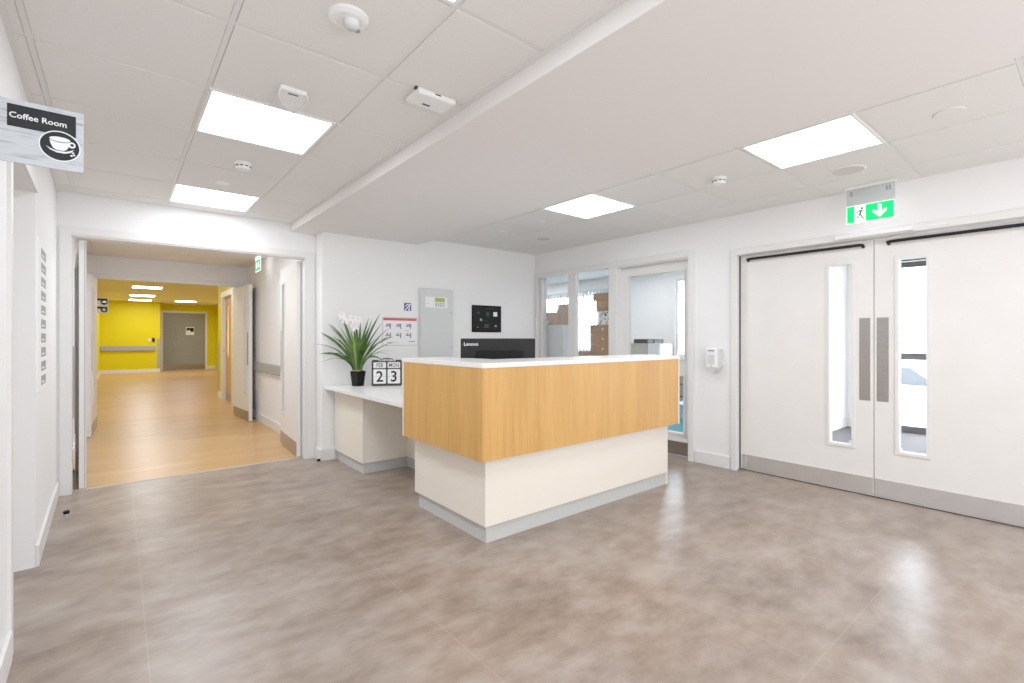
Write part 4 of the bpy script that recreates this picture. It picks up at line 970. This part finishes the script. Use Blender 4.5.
# ------------------------------------------------------------------ far yellow corridor
struct('wall_corridor_left', B(-0.62, -0.50, Y2+0.12, 22.5, 0, FZ+0.1), YEL, 'yellow left wall of the far corridor', 'wall')
struct('wall_corridor_right', wall('x', 1.68, 1.80, Y2+0.12, 12.1, 0, FZ+0.1, [(10.35, 11.5, 0, 2.12)]), YEL, 'yellow right wall of the far corridor', 'wall')
struct('wall_corridor_return', B(1.80, 4.2, 11.98, 12.1, 0, FZ+0.1), YEL, 'yellow return wall where the corridor widens', 'wall')
struct('wall_corridor_end', B(-0.62, 1.235, 22.5, 22.62, 0, FZ+0.1), YEL, 'yellow end wall with a grey handrail', 'wall')
struct('wall_corridor_niche', B(1.115, 1.235, 22.62, 23.5, 0, FZ+0.1), YEL, 'yellow side of the recess by the grey doors', 'wall')
struct('wall_corridor_far', wall('y', 23.5, 23.62, 1.115, 4.2, 0, FZ+0.1, [(1.36, 2.81, 0, 2.29)]), YEL, 'yellow far wall around the grey doors', 'wall')
struct('wall_corridor_side', B(3.15, 3.27, 12.1, 23.5, 0, FZ+0.1), YEL, 'yellow side wall of the widened corridor', 'wall')
struct('ceiling', B(-0.62, 4.2, Y2+0.12, 23.62, FZ, FZ+0.1), CEIL, 'white ceiling of the far corridor', 'ceiling')
struct('baseboard_corridor', M().box(-0.50, -0.484, Y2+0.12, 22.5, 0, 0.12).box(-0.484, 1.235, 22.482, 22.5, 0, 0.12).box(2.87, 3.15, 23.484, 23.5, 0, 0.12).box(1.664, 1.68, 11.6, 12.1, 0, 0.12), TRIM, 'white skirting boards of the yellow corridor', 'skirting board')
yl = [(0.6, 10.0), (0.6, 12.9), (0.6, 15.9), (0.6, 19.0), (0.6, 21.3), (1.9, 21.0)]
ll = ['lit panel on the far corridor ceiling above the oak door', 'lit panel on the far corridor ceiling before the corridor widens', 'nearest of the lit panels seen on the far corridor ceiling', 'second of the lit panels in the left row of the far corridor', 'furthest lit panel in front of the yellow end wall', 'lit panel in front of the grey doors']
for (x, y), s_ in zip(yl, ll): light_thing(x, y, FZ-0.025, s_, 'lit panels of the yellow corridor', 0.33, EMITF)
# grey doors
struct('trim_15', M().box(1.30, 1.375, 23.484, 23.56, 0, 2.36).box(2.795, 2.87, 23.484, 23.56, 0, 2.36).box(1.375, 2.795, 23.484, 23.56, 2.28, 2.36), TRIM, 'white frame around the grey doors at the far end', 'door frame')
d = thing('door_10', 'wide right leaf of the grey doors at the end of the corridor', 'door', (2.25, 23.52, 0), kind='structure')
B(1.692, 2.795, 23.51, 23.55, 0.001, 2.28).build('leaf', GREYD, d)
B(1.70, 2.79, 23.506, 23.51, 0.02, 0.20).build('kick_plate', STEELD, d)
M().tube([(1.80, 23.51, 1.20), (1.80, 23.45, 1.20), (1.80, 23.45, 1.75), (1.80, 23.51, 1.75)], 0.014, 8).build('pull_handle', STEEL, d)
M().cyl((1.76, 23.51, 1.08), (0, -1, 0), 0.03, 0.01, 14).build('lock', STEEL, d)
d = thing('door_11', 'narrow left leaf of the grey doors at the end of the corridor', 'door', (1.53, 23.52, 0), kind='structure')
B(1.375, 1.692, 23.51, 23.55, 0.001, 2.28).build('leaf', GREYD, d)
B(1.38, 1.68, 23.506, 23.51, 0.02, 0.20).build('kick_plate', STEELD, d)
t = thing('door_notice', 'small white notice with dark print on the wide grey door', 'notice', (2.27, 23.5, 1.40))
B(2.13, 2.41, 23.504, 23.509, 1.40, 1.72).build('sheet', PAPER, t)
f = M(); f.plate([(2.15, 1.56), (2.26, 1.60), (2.30, 1.52), (2.40, 1.53), (2.40, 1.69), (2.15, 1.69)], (0, 23.504, 0), (1, 0, 0), (0, 0, 1), 0.002); f.build('print', CHAR, t)
# end wall fittings
t = thing('wall_handrail', 'dark grey handrail along the yellow end wall', 'handrail', (0.3, 22.45, 0.8))
B(-0.49, 1.08, 22.42, 22.475, 0.81, 0.99).build('rail', HRAIL, t, bevel=0.01)
for x in (-0.3, 0.3, 0.9): B(x-0.04, x+0.04, 22.475, 22.5, 0.85, 0.95).build('bracket', GREYP, t)
t = thing('wall_card_reader', 'black card reader on the yellow end wall', 'card reader', (1.03, 22.48, 1.14))
B(0.985, 1.07, 22.465, 22.5, 1.13, 1.28).build('housing', BLACK, t, bevel=0.005)
t = thing('light_switch', 'white switch plate left of the black card reader', 'switch', (0.91, 22.48, 1.17))
B(0.87, 0.95, 22.485, 22.5, 1.16, 1.25).build('plate', WPLAS, t, bevel=0.003)
B(0.90, 0.92, 22.48, 22.485, 1.19, 1.22).build('rocker', GPLAS, t)
t = thing('wall_corner_guard', 'grey corner guard at the right end of the yellow end wall', 'corner guard', (1.2, 22.49, 0.13))
M().box(1.14, 1.24, 22.488, 22.5, 0.13, 1.25).build('guard', HRAIL, t)
t = thing('wall_corner_guard', 'grey corner guard where the right corridor wall ends', 'corner guard', (1.675, 12.08, 0.13))
B(1.669, 1.68, 12.0, 12.105, 0.13, 1.2).build('guard', HRAIL, t)
for k, (y, z0, z1) in enumerate(((16.0, 0.13, 0.72), (16.0, 0.80, 1.25))):
    t = thing('wall_corner_guard', ['lower grey guard strip on the yellow left corridor wall', 'upper grey guard strip on the yellow left corridor wall'][k], 'corner guard', (-0.495, y, z0))
    B(-0.50, -0.484 if k else -0.478, y, y+0.5, z0, z1).build('guard', HRAIL, t)
# oak door on the right
struct('trim_16', M().box(1.655, 1.80, 10.28, 10.40, 0, 2.20).box(1.655, 1.80, 11.45, 11.57, 0, 2.20).box(1.655, 1.80, 10.40, 11.45, 2.09, 2.20), TRIM, 'white frame around the oak door in the far corridor', 'door frame')
d = thing('door_12', 'oak veneer door in a white frame on the right of the far corridor', 'door', (1.74, 10.9, 0), kind='structure')
hv = (11.10, 11.22, 0.9, 1.9)
wall('x', 1.72, 1.765, 10.40, 11.45, 0.01, 2.09, [hv]).build('leaf', OAKD, d)
B(1.74, 1.746, *hv[:2], *hv[2:]).build('glass', GLASS, d)
B(1.717, 1.72, 10.42, 11.43, 0.02, 0.16).build('kick_plate', STEELD, d)
M().tube([(1.72, 11.36, 1.0), (1.66, 11.36, 1.0), (1.66, 11.24, 1.0)], 0.01, 8).build('handle', STEEL, d)
t = thing('door_notice', 'small dark plate on the oak door in the far corridor', 'notice', (1.715, 11.33, 1.45))
B(1.714, 1.719, 11.27, 11.39, 1.42, 1.58).build('plate', GREYP, t)
# hanging signs on the left wall
for k, (z0, z1) in enumerate(((1.99, 2.15), (1.82, 1.97))):
    y = 14.0
    t = thing('wall_sign', ['upper dark projecting sign with a white symbol in the yellow corridor', 'lower dark projecting sign with a round symbol in the yellow corridor'][k], 'sign', (-0.5, y, z0))
    B(-0.50, -0.17, y, y+0.012, z0, z1).build('plate', SIGNW, t)
    f = M(); f.plate(rect(0.02, 0.32, (z1-z0)-0.06, (z1-z0)-0.01), (-0.5, y, z0), (1, 0, 0), (0, 0, 1), 0.002); f.plate(circle(0.062, 24, 0.262, 0.07), (-0.5, y, z0), (1, 0, 0), (0, 0, 1), 0.003); f.build('dark_panel', CHAR, t)
    f = M(); f.plate([(0.22, 0.06), (0.30, 0.055), (0.29, 0.10), (0.25, 0.095)] if k == 0 else circle(0.03, 20, 0.262, 0.07), (-0.5, y, z0), (1, 0, 0), (0, 0, 1), 0.004); f.build('symbol', WHITEP if k == 0 else GREYL, t)

# the left wall runs about one degree out of square with the corridor
piv = Vector((XL, 2.45, 0)); rot1 = Matrix.Rotation(R(1.0), 4, 'Z')
for o in list(COL.objects):
    if o.parent is None and o.name in ('wall_left', 'baseboard_left', 'trim_2', 'trim_8', 'wall_notice_board'):
        o.location = rot1 @ (o.location-piv)+piv; o.rotation_euler.z += R(1.0)

# ------------------------------------------------------------------ light, world, camera
wd = bpy.data.worlds.new('world'); S.world = wd; wd.use_nodes = True
n = wd.node_tree.nodes; l = wd.node_tree.links
bg = n['Background']
sky = n.new('ShaderNodeTexSky'); sky.sky_type = 'HOSEK_WILKIE'; sky.turbidity = 6; sky.sun_direction = (0.2, -0.7, 0.65)
mixs = n.new('ShaderNodeMixRGB'); mixs.inputs[0].default_value = 0.85; mixs.inputs[2].default_value = (0.82, 0.90, 1.0, 1)
l.new(sky.outputs[0], mixs.inputs[1]); l.new(mixs.outputs[0], bg.inputs['Color']); bg.inputs['Strength'].default_value = 11.0
wd.cycles.sampling_method = 'NONE'

def area(name, loc, rot, sx, sy, power, col=(0.94, 0.98, 1.04)):
    a = bpy.data.lights.new(name, 'AREA'); a.shape = 'RECTANGLE'; a.size = sx; a.size_y = sy; a.energy = power; a.color = col
    o = bpy.data.objects.new(name, a); COL.objects.link(o); o.location = loc; o.rotation_euler = rot; return o
# added fill lamps behind the camera, brightening the ceiling and back wall
area('upward_fill', (2.0, -2.1, 0.6), (R(180), 0, R(0)), 4.4, 1.8, 32)
area('front_fill', (1.7, -3.1, 1.5), (R(90), 0, R(0)), 3.2, 1.6, 22)

cam = bpy.data.cameras.new('camera'); co = bpy.data.objects.new('camera', cam); COL.objects.link(co)
co.location = (0, 0, 1.255); co.rotation_euler = (R(90), 0, -math.atan((512-118)/483.4))
cam.sensor_fit = 'HORIZONTAL'; cam.sensor_width = 36.0; cam.lens = 483.4*36/1024
cam.shift_y = -3.0/1024; cam.clip_start = 0.02; cam.clip_end = 300
S.camera = co
S.view_settings.view_transform = 'Standard'
S.view_settings.look = 'None'
S.view_settings.exposure = 0.96
S.view_settings.gamma = 1.35
